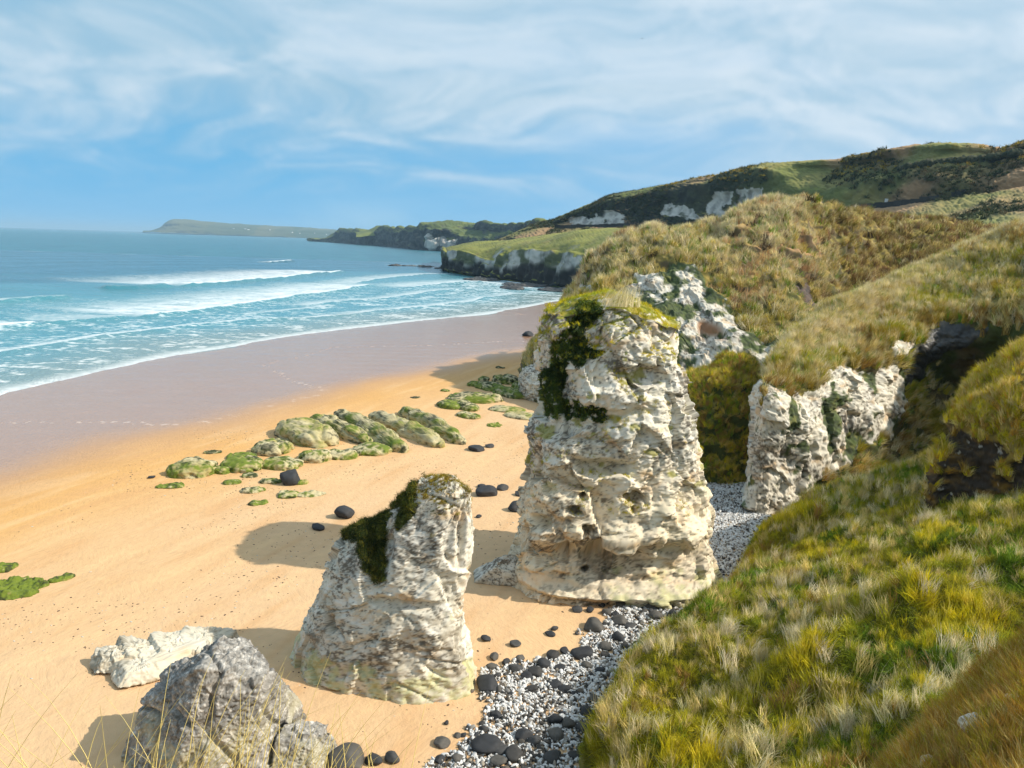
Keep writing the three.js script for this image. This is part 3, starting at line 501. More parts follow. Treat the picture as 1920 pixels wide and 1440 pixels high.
// ---- dune above the hollow, with the white buttress under it
const DUNE = (() => {
  const c = [
    [[1404, 985, 54], [1415, 850, 54], [1428, 735, 54], [1442, 706, 54], [1460, 684, 55], [1462, 760, 60]],
    [[1398, 990, 45.5], [1412, 850, 45], [1424, 736, 45], [1438, 712, 48], [1462, 680, 53], [1464, 760, 62]],
    [[1470, 975, 44.5], [1482, 845, 44.8], [1492, 742, 45.4], [1502, 672, 50.5], [1510, 612, 56.5], [1512, 680, 66]],
    [[1560, 925, 46], [1562, 800, 47], [1565, 702, 48], [1582, 630, 54], [1600, 563, 60.5], [1600, 630, 70]],
    [[1640, 880, 48], [1642, 765, 49.5], [1645, 668, 50.5], [1660, 590, 57], [1690, 515, 64.5], [1690, 590, 74]],
    [[1730, 860, 52], [1730, 745, 55], [1732, 650, 53.6], [1740, 562, 58.5], [1760, 486, 66], [1760, 560, 76]],
    [[1810, 850, 52.5], [1810, 735, 56], [1812, 630, 54], [1820, 540, 58.5], [1832, 457, 66], [1832, 530, 76]],
    [[1900, 850, 50], [1900, 725, 53], [1900, 610, 52], [1905, 518, 57], [1922, 423, 65], [1922, 500, 75]],
    [[2020, 850, 46], [2020, 715, 48], [2020, 590, 48.5], [2025, 490, 55], [2030, 400, 63], [2030, 470, 73]],
    [[2200, 850, 44], [2200, 700, 46], [2200, 570, 46.5], [2200, 450, 53], [2200, 360, 61], [2200, 430, 71]],
  ];
  const ds = [[620, 52], [700, 49.5], [800, 47.5], [980, 44.5]], lz = (label, pts, o = {}) => ({ label, name: o.name, mat: o.mat, poly: zonePoly(pts, o.ds || ds), zr: [-62, -38], warp: o.warp ?? 0.4, freq: 0.8, soft: 1.0, out: o.out ?? 0.15, holes: o.holes ?? 0.5, disp: (p) => 0.8 * limeRelief(V(p.x + 20, p.y, p.z), 1), paint: o.paint || ((p) => mix3(limestone(p, 1, 0.05), ivy(p), 0.85 * ss(0.32, 0.5, fbm(p.x * 0.8, p.y * 0.8, p.z * 0.8 + 5, 4)))) });
  const mossy = [spot(1556, 775, 47.3, 34, 0.5), spot(1600, 838, 48.3, 40, 1.4), spot(1476, 772, 45.6, 15, 0.35), spot(1640, 715, 49.6, 14, 0.5), spot(1690, 800, 50.5, 22, 1)];
  const Z = [
    { ...lz('broad broken white limestone cliff with mossy gaps at the end of the pebble gully', [[0, 0]], { name: 'limestone_cliff', out: 0.15, warp: 0.35, holes: 0.75 }), category: 'cliff', poly: [[1370, 1020], [1380, 890], [1395, 800], [1416, 745], [1434, 722], [1470, 728], [1502, 744], [1532, 726], [1560, 697], [1597, 684], [1648, 703], [1671, 688], [1700, 694], [1724, 728], [1726, 766], [1700, 802], [1686, 824], [1640, 816], [1604, 832], [1582, 864], [1546, 880], [1528, 892], [1512, 918], [1482, 940], [1450, 962], [1420, 1015]].map(([a, b]) => { const p = at(a, b, curve1([[1400, 45], [1500, 46], [1560, 47.6], [1640, 49.6], [1720, 51]], a)); return [p.x, p.y]; }), paint: (p) => { const gap = Math.max(...mossy.map((q) => reach(q, p, 0.5 * fbm(p.x * 0.9, p.y * 0.9, 4, 3)))); return mix3(limestone(p, 1, 0.1), ivy(p), 0.95 * ss(0.30, 0.5, fbm(p.x * 0.9, p.y * 0.9, p.z * 0.9 + 5, 4) + 1.1 * gap)); } },
    lz('small pale rock patch high under the brow of the dune', [[1676, 652], [1700, 638], [1748, 652], [1732, 672], [1700, 680], [1686, 668]]),
    lz('wet black rock face in the deepest part of the hollow', [[1786, 622], [1828, 615], [1876, 625], [1863, 667], [1830, 695], [1815, 740], [1770, 745], [1748, 707], [1755, 672], [1776, 652]], { name: 'dark_rock_face', mat: WETROCKM, paint: darkRock, out: -0.2, holes: 0.8 }),
  ];
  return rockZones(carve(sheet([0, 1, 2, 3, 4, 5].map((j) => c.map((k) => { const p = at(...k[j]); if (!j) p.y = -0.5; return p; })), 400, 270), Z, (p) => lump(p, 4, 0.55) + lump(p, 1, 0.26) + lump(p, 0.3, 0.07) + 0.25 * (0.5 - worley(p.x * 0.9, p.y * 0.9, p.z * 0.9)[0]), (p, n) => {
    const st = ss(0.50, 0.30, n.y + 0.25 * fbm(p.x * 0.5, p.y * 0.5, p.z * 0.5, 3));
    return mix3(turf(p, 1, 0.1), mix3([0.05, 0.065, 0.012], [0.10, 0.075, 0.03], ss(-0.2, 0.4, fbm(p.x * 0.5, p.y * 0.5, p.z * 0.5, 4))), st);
  }), Z);
})();
structure('dune_cliff', DUNE, TURFM);
// ---- low mound behind the great stack
const MOUND = (() => {
  const c = [
    [[1262, 940, 58], [1266, 850, 58], [1270, 770, 58], [1276, 725, 58.5], [1284, 712, 60]],
    [[1276, 950, 51.5], [1284, 850, 52], [1290, 765, 53], [1298, 712, 55], [1308, 696, 59]],
    [[1318, 955, 49.5], [1320, 850, 51], [1325, 760, 52], [1332, 700, 54.5], [1340, 682, 59]],
    [[1365, 955, 49.5], [1365, 850, 51], [1366, 760, 52], [1368, 692, 54.5], [1372, 671, 59]],
    [[1405, 950, 50], [1405, 850, 51.5], [1405, 765, 52.5], [1402, 702, 55], [1402, 684, 59]],
    [[1450, 950, 51], [1450, 850, 52.5], [1446, 775, 53.5], [1440, 722, 55.5], [1436, 706, 59]],
    [[1480, 950, 58], [1480, 850, 58], [1476, 790, 58], [1462, 745, 58.5], [1455, 730, 60]],
  ];
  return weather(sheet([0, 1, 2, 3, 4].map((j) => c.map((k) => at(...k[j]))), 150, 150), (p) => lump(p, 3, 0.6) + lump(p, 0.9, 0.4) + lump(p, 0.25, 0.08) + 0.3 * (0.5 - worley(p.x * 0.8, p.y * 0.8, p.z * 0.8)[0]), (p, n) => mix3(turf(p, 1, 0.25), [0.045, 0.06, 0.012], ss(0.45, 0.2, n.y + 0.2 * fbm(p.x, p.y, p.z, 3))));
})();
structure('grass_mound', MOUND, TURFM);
// ---- spur in front of the hollow: turf on top, bare dark earth below
const SPUR = (() => {
  const c = [
    [[1716, 985, 40], [1738, 905, 41], [1786, 812, 42], [1822, 740, 43], [1826, 790, 46]],
    [[1712, 985, 33.5], [1738, 898, 33.7], [1782, 802, 35.2], [1822, 728, 39], [1828, 790, 46]],
    [[1780, 985, 32.4], [1796, 850, 32.8], [1816, 768, 34.6], [1842, 710, 39], [1846, 780, 46]],
    [[1850, 970, 31.6], [1853, 815, 32.2], [1862, 738, 34.4], [1882, 680, 39.5], [1884, 760, 46]],
    [[1930, 950, 30.6], [1930, 785, 31.3], [1930, 708, 33.4], [1940, 640, 39], [1940, 740, 46]],
    [[2060, 930, 29], [2060, 770, 31], [2060, 680, 34], [2060, 590, 38], [2060, 700, 46]],
    [[2220, 900, 28], [2220, 740, 30], [2220, 640, 33], [2220, 540, 37], [2220, 660, 46]],
  ];
  const Z = [{ label: 'dark bare earth face under the golden turf of the near spur', name: 'bare_earth_bank', category: 'bare earth', poly: zonePoly([[1690, 1010], [1722, 935], [1758, 850], [1792, 806], [1850, 822], [1900, 800], [1960, 790], [2090, 765], [2090, 1010]], [[700, 34], [1000, 33]]), zr: [-44, -26], warp: 0.7, freq: 0.9, soft: 0.4, out: -0.25, holes: 0.45, disp: (p) => 0.3 * fbm(p.x * 1.1, p.y * 2, p.z * 1.1, 4, 0.65) + 0.12 * fbm(p.x * 4, p.y * 5, p.z * 4, 3), paint: (p) => { const f = fbm(p.x * 1.2, p.y * 3, p.z * 1.2, 4, 0.6); let c = mix3([0.040, 0.028, 0.018], [0.10, 0.06, 0.022], ss(-0.1, 0.5, f)); c = mix3(c, [0.26, 0.14, 0.015], 0.7 * ss(0.15, 0.5, fbm(p.x * 0.9 + 4, p.y * 1.8, p.z * 0.9, 4))); return mix3(c, [0.5, 0.47, 0.42], ss(0.62, 0.7, fbm(p.x * 3.5, p.y * 3.5, p.z * 3.5, 2))); } }];
  return rockZones(carve(sheet([0, 1, 2, 3, 4].map((j) => c.map((k) => at(...k[j]))), 200, 150), Z, (p) => lump(p, 2.5, 0.45) + lump(p, 0.7, 0.28) + lump(p, 0.2, 0.10), (p) => mix3(turf(p, 1, 0.1), [0.26, 0.15, 0.02], 0.5)), Z);
})();
structure('earth_spur_cliff', SPUR, TURFM);
// ---- the bank beside the viewpoint and the ground that the viewer stands on
const BANK = (() => {
  const c = [
    [[1560, 1700, 5.2], [1600, 1600, 5.8], [1628, 1515, 6.6], [1640, 1560, 8]],
    [[1660, 1640, 5.0], [1680, 1520, 5.8], [1702, 1425, 6.9], [1712, 1480, 8.4]],
    [[1760, 1580, 5.0], [1772, 1450, 5.9], [1775, 1350, 7.2], [1785, 1410, 8.8]],
    [[1850, 1540, 5.0], [1858, 1390, 6.0], [1852, 1277, 7.5], [1860, 1340, 9.2]],
    [[1950, 1500, 5.0], [1950, 1330, 6.1], [1930, 1206, 7.8], [1936, 1270, 9.6]],
    [[2080, 1460, 5.0], [2080, 1260, 6.2], [2060, 1110, 8.0], [2060, 1180, 10]],
    [[2300, 1440, 5.0], [2300, 1200, 6.2], [2300, 1000, 8.0], [2300, 1080, 10]],
  ];
  return weather(sheet([0, 1, 2, 3].map((j) => c.map((k) => at(...k[j]))), 180, 120), (p) => lump(p, 0.9, 0.10) + lump(p, 0.2, 0.03), (p) => mix3(turf(p, 2.5, 0.1), [0.26, 0.14, 0.015], 0.6));
})();
structure('bank_hill', BANK, TURFM);
{
  const prof = [[6, 13.3], [2, 13.25], [-1, 13.1], [-2.2, 12.85], [-2.9, 12.3], [-3.4, 10.5], [-4.5, 6.5], [-7, 2], [-10, -1]];
  const rows = prof.map(([z, y], j) => [-26, -14, -7, -3.5, -1.5, 0, 1.5, 3, 4.5].map((x) => V(x, y - 0.05 * Math.abs(x), z + 0.02 * x * x * (j > 2 ? 1 : 0))));
  structure('cliff_top_ground', weather(sheet(rows, 80, 70, false), (p) => lump(p, 1.5, 0.12) + lump(p, 0.3, 0.04), (p) => turf(p, 1.5, 0.3)), TURFM);
}

// ================================================================ SEA STACKS AND ROCKS
// a rock whose outline is known: prof = [[left, right, bearing height]...] at distance D, thickness towards and away from the viewer by height
function stackGeo({ D, prof, front, back, top, sheer = 0, nt = 420, nv = 300, pow = 2.4, relief, paint, dome = 0.3, rot = 0 }) {
  const L = prof.map(([l, , y]) => { const p = at(l, y, D); return [p.y, p.x]; }), R = prof.map(([, r, y]) => { const p = at(r, y, D); return [p.y, p.x]; });
  const sortp = (a) => a.sort((u, v) => u[0] - v[0]); sortp(L); sortp(R);
  const yTop = Math.max(L[L.length - 1][0], R[R.length - 1][0]), T = top.map(([a, b]) => { const p = at(a, b, D); return [p.x, p.y]; });
  const ring = (y, th, s) => {
    const l = curve1(L, y), r = curve1(R, y), cx = (l + r) / 2, ax = (r - l) / 2, c = Math.cos(th), sn = Math.sin(th);
    const k = Math.pow(Math.pow(Math.abs(c), pow) + Math.pow(Math.abs(sn), pow), -1 / pow), f = sn > 0 ? curve1(front, y) : curve1(back, y);
    const x = cx + ax * k * c * s; return [x, -D + f * k * sn * s + sheer * (x - cx)];
  };
  const nc = 46, rows = nv + nc, pos = new Float32Array((rows * nt + 1) * 3), idx = [];
  const rim = (th) => { const [x] = ring(yTop, th, 1); return curve1(T, x) - 0.12 * ss(-0.2, 1, Math.sin(th)) * 3; };
  for (let i = 0; i < nt; i++) {
    const t = i / nt, th = 2 * Math.PI * t - Math.PI / 2 + 0 + 0.55 * Math.sin(2 * Math.PI * t), a = th - Math.PI / 2 + Math.PI, h = rim(a);   // more columns on the near side
    for (let j = 0; j < nv; j++) { const y = mix(-0.7, h, j / (nv - 1)), [x, z] = ring(Math.min(y, yTop), a, 1); pos.set([x, y, z], (j * nt + i) * 3); }
    for (let j = 0; j < nc; j++) { const s = 1 - (j + 0.5) / nc, [x, z] = ring(yTop, a, s), y = mix(curve1(T, x) + dome * (1 - s * s), h, Math.pow(s, 5)); pos.set([x, y, z], ((nv + j) * nt + i) * 3); }
  }
  const [x0, z0] = ring(yTop, 0, 0); pos.set([x0, curve1(T, x0) + dome, z0], rows * nt * 3);
  for (let j = 0; j < rows - 1; j++) for (let i = 0; i < nt; i++) { const a = j * nt + i, b = j * nt + (i + 1) % nt, c = a + nt, d = b + nt; idx.push(a, c, b, b, c, d); }
  for (let i = 0; i < nt; i++) idx.push((rows - 1) * nt + i, rows * nt, (rows - 1) * nt + (i + 1) % nt);
  const g = geoFrom(pos, new Uint32Array(idx));
  // make sure that it faces outwards
  const N = g.attributes.normal; let s = 0; for (let i = nv * nt; i < N.count; i++) s += N.getY(i);
  if (s < 0) { const ix = g.index.array; for (let i = 0; i < ix.length; i += 3) { const t = ix[i + 1]; ix[i + 1] = ix[i + 2]; ix[i + 2] = t; } }
  return weather(g, relief, paint);
}
const shape = (pts, D) => pts.map(([a, b]) => { const p = at(a, b, D); return [p.x, p.y]; });
const algae = [0.48, 0.47, 0.22];

// ---- the great stack
const BIG_D = 35.5, BIG_F = 32.6;
const bigVeg = [shape([[1090, 572], [1128, 578], [1140, 600], [1098, 622], [1112, 650], [1146, 664], [1140, 676], [1098, 686], [1072, 692], [1060, 735], [1062, 765], [1100, 766], [1140, 782], [1138, 790], [1058, 788], [1030, 795], [1012, 782], [1018, 725], [1040, 670], [1048, 640], [1070, 622]], BIG_F)];
const bigHoles = [spot(1194, 938, BIG_F, 24), spot(1102, 988, BIG_F, 15), spot(1078, 955, BIG_F, 14), spot(1091, 930, BIG_F, 9), spot(1096, 1063, BIG_F, 7)];
const bigHollow = [spot(1210, 712, BIG_F, 62, 2.6), spot(1150, 1050, BIG_F, 75, 1.9), spot(1060, 1030, BIG_F, 30, 1.5), spot(1130, 880, BIG_F, 80, 4), spot(1010, 985, BIG_F, 30, 2)];
const bigRolls = [spot(1055, 950, BIG_F, 60, 2.2), spot(1020, 1020, BIG_F, 48, 1.6), spot(1010, 1075, BIG_F, 34, 1.6), spot(1170, 1000, BIG_F, 85, 2.6), spot(1190, 620, BIG_F, 75, 1.6), spot(1060, 620, BIG_F, 45, 1.2), spot(1150, 755, BIG_F, 95, 3.2), spot(1265, 1000, BIG_F, 75, 1)];
const vegAt = (V_, p, k = 0.4) => { const q = fbm(p.x * 1.3, p.y * 1.3, p.z * 1.3, 3) * k, r = fbm(p.x * 1.3 + 9, p.y * 1.3, p.z * 1.3, 3) * k; return fbm(p.x * 2.4, p.y * 2.4, p.z * 2.4 + 3, 3, 0.6) < 0.42 && V_.some((s) => inShape(s, p.x + q, p.y + r)); };
const BIG = stackGeo({
  D: BIG_D, dome: 0.25, pow: 3, nt: 440, nv: 300,
  prof: [[935, 1345, 1085], [952, 1338, 1050], [960, 1336, 1020], [972, 1335, 989], [971, 1337, 955], [975, 1331, 920], [980, 1325, 885], [986, 1321, 845], [984, 1314, 806], [1004, 1306, 780], [1006, 1297, 755], [1000, 1288, 725], [996, 1284, 695], [997, 1281, 665], [1000, 1277, 635], [1008, 1272, 606], [1022, 1268, 590]],
  front: [[-1, 4.2], [0, 4.0], [0.7, 3.2], [1.6, 2.9], [2.6, 3.4], [4.2, 3.1], [6, 2.9], [8.5, 2.5], [9.5, 2.3], [10.5, 2.4], [12, 1.9]], back: [[0, 4.6], [6, 4.2], [12, 3.4]],
  top: [[1000, 590], [1030, 577], [1080, 565], [1145, 556], [1200, 575], [1272, 603]],
  relief: (p, n) => {
    let d = limeRelief(p, 1) - 0.32;
    if (n.z > -0.2) {
      for (const s of bigHoles) d -= 0.95 * reach(s, p, 0.7 * fbm(p.x * 2.2, p.y * 2.2, 5, 3));
      for (const s of bigHollow) d -= 0.60 * reach(s, p, 0.25 * fbm(p.x, p.y, 3, 3));
      for (const s of bigRolls) d += 0.40 * reach(s, p, 0.25 * fbm(p.x * 0.8, p.y, 6, 3));
      if (vegAt(bigVeg, p)) d += -0.12 + 0.2 * fbm(p.x * 3.5, p.y * 3.5, p.z * 3.5, 3, 0.6);
    }
    if (n.y > 0.6) d = d * 0.25 + 0.12 * fbm(p.x * 2, 4, p.z * 2, 3);
    return d;
  },
  paint: (p, n) => {
    let c = limestone(p, 1, 0);
    const lo = ss(7, 3, p.y + 1.6 * fbm(p.x * 0.3, p.y * 0.3, 2, 3));
    c = mix3(c, [c[0] * 1.06, c[1] * 0.97, c[2] * 0.82], lo * 0.8);      // warmer, cleaner beds below
    c = mix3(c, [0.62, 0.53, 0.40], lo * 0.45 * ss(-0.3, 0.3, fbm(p.x * 0.7, p.y * 1.4, p.z * 0.7, 3)));
    c = mix3(c, algae, 0.7 * ss(0.05, 0.55, fbm(p.x * 1.1 + 3, p.y * 1.3, p.z * 1.1, 5, 0.65) + 0.7 * ss(1.6, 0.3, p.y) * ss(3, 6, p.x) - 0.35));
    c = mix3(c, [0.26, 0.24, 0.03], 0.8 * ss(0.34, 0.5, fbm(p.x * 0.9 + 7, p.y * 1.5, p.z * 0.9, 4)) * ss(4, 5, p.y));   // tufts of moss on the ledges
    if (n.z > -0.2) {
      if (vegAt(bigVeg, p)) c = ivy(p);
    }
    if (n.y > 0.62 + 0.35 * fbm(p.x * 1.4, p.y, p.z * 1.4, 4) && p.y > 10.2) c = mix3([0.20, 0.20, 0.02], [0.30, 0.23, 0.03], ss(-0.3, 0.4, fbm(p.x, 3, p.z, 3)));
    return c;
  },
});
const bigStack = group('sea_stack');
const bigRock = mesh('rock', BIG, ROCKM, bigStack);
tag(bigStack, 'tall white limestone sea stack with green ivy streak and grass cap', 'sea stack');

// ---- the smaller stack
const SML_D = 26.6, SML_F = 25.3;
const smlVeg = [shape([[612, 1040], [640, 1000], [690, 965], [735, 945], [765, 905], [785, 898], [800, 905], [775, 935], [768, 985], [742, 1000], [740, 960], [722, 985], [706, 1005], [712, 1060], [718, 1090], [698, 1100], [678, 1075], [668, 1030], [640, 1035], [628, 1052]], SML_F)];
const smlTop = [shape([[775, 895], [888, 893], [884, 912], [862, 912], [850, 905], [838, 910], [800, 912]], SML_F)];
const SML = stackGeo({
  D: SML_D, sheer: 0.24, dome: 0.12, nt: 340, nv: 220, pow: 2.2,
  prof: [[520, 905, 1262], [534, 899, 1228], [552, 890, 1190], [568, 880, 1150], [584, 876, 1110], [598, 880, 1066], [622, 886, 1036], [650, 890, 1008], [686, 892, 982], [716, 893, 964], [740, 892, 948], [760, 890, 928], [774, 888, 912], [784, 878, 902]],
  front: [[-1, 2.3], [0, 2.1], [1.2, 1.85], [3, 1.6], [5, 1.25], [6.3, 0.75]], back: [[0, 2.3], [3, 1.8], [6.3, 0.8]],
  top: [[770, 906], [800, 900], [840, 899], [880, 903], [892, 912]],
  relief: (p, n) => {
    let d = 0.62 * limeRelief(p, 0.8) - 0.12;
    const gully = spot(700, 1040, SML_F, 40, 0.45), groove = spot(868, 1010, SML_F, 12, 0.16), ledge = spot(760, 1125, SML_F, 75, 5);
    if (n.z > -0.2) {
      if (vegAt(smlVeg, p, 0.2)) d += 0.05 + 0.16 * fbm(p.x * 4, p.y * 4, p.z * 4, 3, 0.6);
      d += -0.45 * reach(gully, p) - 0.25 * reach(groove, p) - 0.22 * reach(ledge, p, 0.3 * fbm(p.x, p.y, 4, 2)) - 0.3 * reach(spot(610, 1180, SML_F, 14, 0.6), p);
    }
    return d;
  },
  paint: (p, n) => {
    let c = limestone(p, 1.15, 0.10);
    c = mix3(c, [0.33, 0.28, 0.20], 0.5 * ss(0.0, 0.5, fbm(p.x * 0.7, p.y * 0.8 + 5, p.z * 0.7, 4)) * ss(3.2, 2.2, p.y));
    c = mix3(c, algae, 0.7 * ss(0.1, 0.6, fbm(p.x * 1.4, p.y * 1.4, p.z * 1.4, 5, 0.65) + 0.8 * ss(1.0, 0.1, p.y) - 0.35));
    if (n.z > -0.5 || n.y > 0.3) { if (vegAt(smlVeg, p, 0.2)) c = mix3(ivy(p), [0.10, 0.09, 0.012], 0.35); }
    if ((p.y > 5.75 && n.y > 0.62 && fbm(p.x * 1.1, 2, p.z * 1.1, 2) > -0.2) || vegAt(smlTop, p, 0.12)) c = mix3([0.19, 0.11, 0.015], [0.10, 0.085, 0.012], ss(-0.3, 0.3, fbm(p.x * 3, p.y, p.z * 3, 3)));
    return c;
  },
});
const smallStack = group('sea_stack');
mesh('rock', SML, ROCKM, smallStack);
tag(smallStack, 'smaller leaning white sea stack with dark grass down its sloping shoulder', 'sea stack');

// ---- grey rock in the foreground
function facetGeo(c, planes, detail, sharp, relief, paint) {   // a block bounded by planes [nx, ny, nz, distance]
  const g = mergeVertices(new THREE.IcosahedronGeometry(1, detail).deleteAttribute('uv').deleteAttribute('normal'), 1e-6), P = g.attributes.position, p = V();
  const N = planes.map(([x, y, z, d]) => { const l = Math.hypot(x, y, z); return [x / l, y / l, z / l, d]; });
  for (let i = 0; i < P.count; i++) { p.fromBufferAttribute(P, i); let s = 0; for (const n of N) { const d = (n[0] * p.x + n[1] * p.y + n[2] * p.z) / n[3]; if (d > 0) s += Math.pow(d, sharp); } p.multiplyScalar(Math.pow(s, -1 / sharp)).add(c); P.setXYZ(i, p.x, p.y, p.z); }
  return weather(g, relief, paint);
}
const fgRelief = (p) => 0.36 * limeRelief(V(p.x * 1.4 + 30, p.y * 1.4, p.z * 1.4), 0.6) + 0.045 * fbm(p.x * 9, p.y * 9, p.z * 9, 3, 0.7) - 0.16 * ss(0.10, 0, Math.abs(n3(p.x * 0.55 + 4, p.y * 0.5 + 2, p.z * 0.55)));
const fgPaint = (p) => { const f = fbm(p.x * 4.2, p.y * 4.6, p.z * 4.2, 5, 0.82); let c = mix3([0.27, 0.255, 0.23], [0.18, 0.17, 0.155], ss(-0.3, 0.5, fbm(p.x * 0.9, p.y * 0.9, p.z * 0.9, 4))); c = mix3(c, [0.08, 0.072, 0.06], 0.85 * ss(0.05, 0.38, f)); c = mix3(c, [0.60, 0.57, 0.52], 0.8 * ss(0.1, 0.42, -f)); return mix3(c, [0.50, 0.45, 0.28], 0.5 * ss(0, 0.5, fbm(p.x * 0.8 + 6, p.y * 0.8, p.z * 0.8, 3)) * ss(1.8, 0.4, p.y)); };
const fgC = at(405, 1330, 21.6);
const FG = mergeGeometries([
  facetGeo(fgC, [[1, 0.10, 0.15, 1.95], [0.30, 0.22, 0.93, 1.7], [-0.60, 0.30, 0.74, 1.55], [0.30, 0.95, -0.1, 1.95], [-0.62, 0.78, 0.0, 1.62], [-1, 0.1, -0.3, 2.15], [0, 0.15, -1, 1.6], [0.7, 0.5, -0.5, 1.9], [0, -1, 0, 2.4], [-0.3, 0.5, -0.8, 1.7]], 84, 60, fgRelief, fgPaint),
  facetGeo(at(572, 1415, 21.2), [[1, 0.3, 0.1, 0.62], [0.1, 0.4, 0.9, 0.8], [-1, 0.1, 0, 0.8], [0.2, 1, 0, 0.72], [0, 0.1, -1, 0.8], [0, -1, 0, 1.2]], 40, 20, fgRelief, fgPaint)]);
tag(mesh('foreground_rock', FG, ROCKM), 'rough grey speckled limestone rock behind the dry grass blades', 'rock');

// ---- lumps: an egg of stone, flattened, turned and weathered in place
function lumpGeo(c, r, { turn = 0, tilt = 0, detail = 24, box = 2.4, relief, paint }) {
  const g = mergeVertices(new THREE.IcosahedronGeometry(1, detail).deleteAttribute('uv').deleteAttribute('normal'), 1e-5), P = g.attributes.position, p = V(), q = new THREE.Quaternion().setFromEuler(new THREE.Euler(0, turn, tilt, 'YXZ'));
  for (let i = 0; i < P.count; i++) {
    p.fromBufferAttribute(P, i); const k = Math.pow(Math.abs(p.x) ** box + Math.abs(p.y) ** box + Math.abs(p.z) ** box, -1 / box);
    p.multiplyScalar(k); p.set(p.x * r.x, p.y * r.y, p.z * r.z).applyQuaternion(q).add(c); P.setXYZ(i, p.x, p.y, p.z);
  }
  return weather(g, relief, paint);
}
function outcrop(label, px, py, d, rx, ry, rz, o = {}) {
  const k = o.k ?? 0.75, dents = o.dents || [], paint = o.paint || ((p) => { let c = limestone(p, o.q ?? 0.9, o.grey ?? 0.12); for (const s of dents) c = mix3(c, [0.27, 0.14, 0.06], 0.9 * reach(s, p, 0.3 * n3(p.x, p.y, 3))); return mix3(c, ivy(p), ss(0.22, 0.42, fbm(p.x * 0.6 + 31, p.y * 0.6, p.z * 0.6, 4) + (o.green ?? 0))); });
  const g = lumpGeo(at(px, py, d), V(rx, ry, rz), { detail: o.detail ?? 46, box: o.box ?? 3, turn: o.turn ?? 0, tilt: o.tilt ?? 0, paint, relief: (p) => { let e = k * limeRelief(V(p.x + 50, p.y, p.z), o.s ?? 1) + 0.16 * k * fbm(p.x * 1.1 + 70, p.y * 1.1, p.z * 1.1, 3); for (const s of dents) e -= 0.9 * reach(s, p, 0.3 * n3(p.x, p.y, 3)); return e; } });
  return tag(mesh(o.name || 'limestone_outcrop', g, o.mat || ROCKM), label, o.category || 'rock outcrop');
}
outcrop('grey limestone toe behind the great stack beside the weedy rocks', 1010, 722, 79, 2.0, 2.2, 3.2, { green: -0.1, grey: 0.35, box: 2 });
[[1838, 1368, 6.25, 0.16, 0.11, 'larger white stone set in the turf bank of the corner'], [1902, 1322, 6.35, 0.09, 0.07, 'small white stone at the edge of the corner turf bank'], [1742, 1432, 6.1, 0.07, 0.05, 'tiny white stone low down on the corner turf bank']].forEach(([a, b, d, x, y, l]) =>
  tag(mesh('white_stone', lumpGeo(at(a, b, d), V(x, y, x), { detail: 12, relief: (p) => 0.05 * fbm(p.x * 7, p.y * 7, p.z * 7, 3), paint: (p) => limestone(V(p.x * 4, p.y * 4, p.z * 4), 1) }), ROCKM), l, 'stone'));

tag(mesh('pointed_rock', facetGeo(V(...(() => { const p = onBeach(938, 1088); return [p.x, 0.25, p.z]; })()), [[1, 0.2, 0.1, 0.8], [-0.7, 0.8, 0.1, 0.30], [0.1, 0.8, 0.8, 0.36], [0, 0.6, -0.8, 0.4], [0, -1, 0, 0.7], [-0.2, 0.1, 1, 0.5]], 30, 16, (p) => 0.3 * limeRelief(V(p.x * 1.5, p.y * 1.5, p.z * 1.5), 0.5), (p) => limestone(p, 1.2, 0.2)), ROCKM), 'small pointed rock at the seaward foot of the great stack', 'rock');
// ---- flat white slab on the sand behind the foreground rock
{
  const a = onBeach(165, 1258), b = onBeach(430, 1215), c = a.clone().lerp(b, 0.52);
  const bits = [[0.18, 0.8, 0.10, 0.45, 0.2], [0.38, 1.1, 0.14, 0.65, -0.15], [0.60, 1.2, 0.18, 0.8, 0.25], [0.82, 1.0, 0.18, 0.75, 0.0], [0.45, 0.8, 0.10, 0.55, 0.6]].map(([t, l, h, w, q], i) => {
    const o = a.clone().lerp(b, t), e = i === 4 ? 1.1 : 0.25 * Math.sin(i * 3);
    return facetGeo(V(o.x, -0.05, o.z + e), [[1, 0.3, q, l], [-1, 0.25, -q, l], [q, 0.35, 1, w], [-q, 0.3, -1, w], [0.12 * Math.sin(i), 1, 0.12 * Math.cos(i * 2), h], [0.6, 0.6, 0.6, w * 0.85], [-0.6, 0.6, 0.5, w * 0.8], [0, -1, 0, 0.4]], 22, 26, (p) => 0.28 * limeRelief(V(p.x * 1.8, p.y * 1.8, p.z * 1.8), 0.5) - 0.07 * ss(0.07, 0, Math.abs(n3(p.x * 1.1 + p.z, 3, p.z * 1.3 - 0.5 * p.x))), (p) => mix3(limestone(p, 1.3, 0.25), [0.55, 0.48, 0.34], 0.35));
  });
  tag(mesh('limestone_slab', mergeGeometries(bits), ROCKM), 'low flat cream limestone slab half buried in the sand', 'rock slab');
}
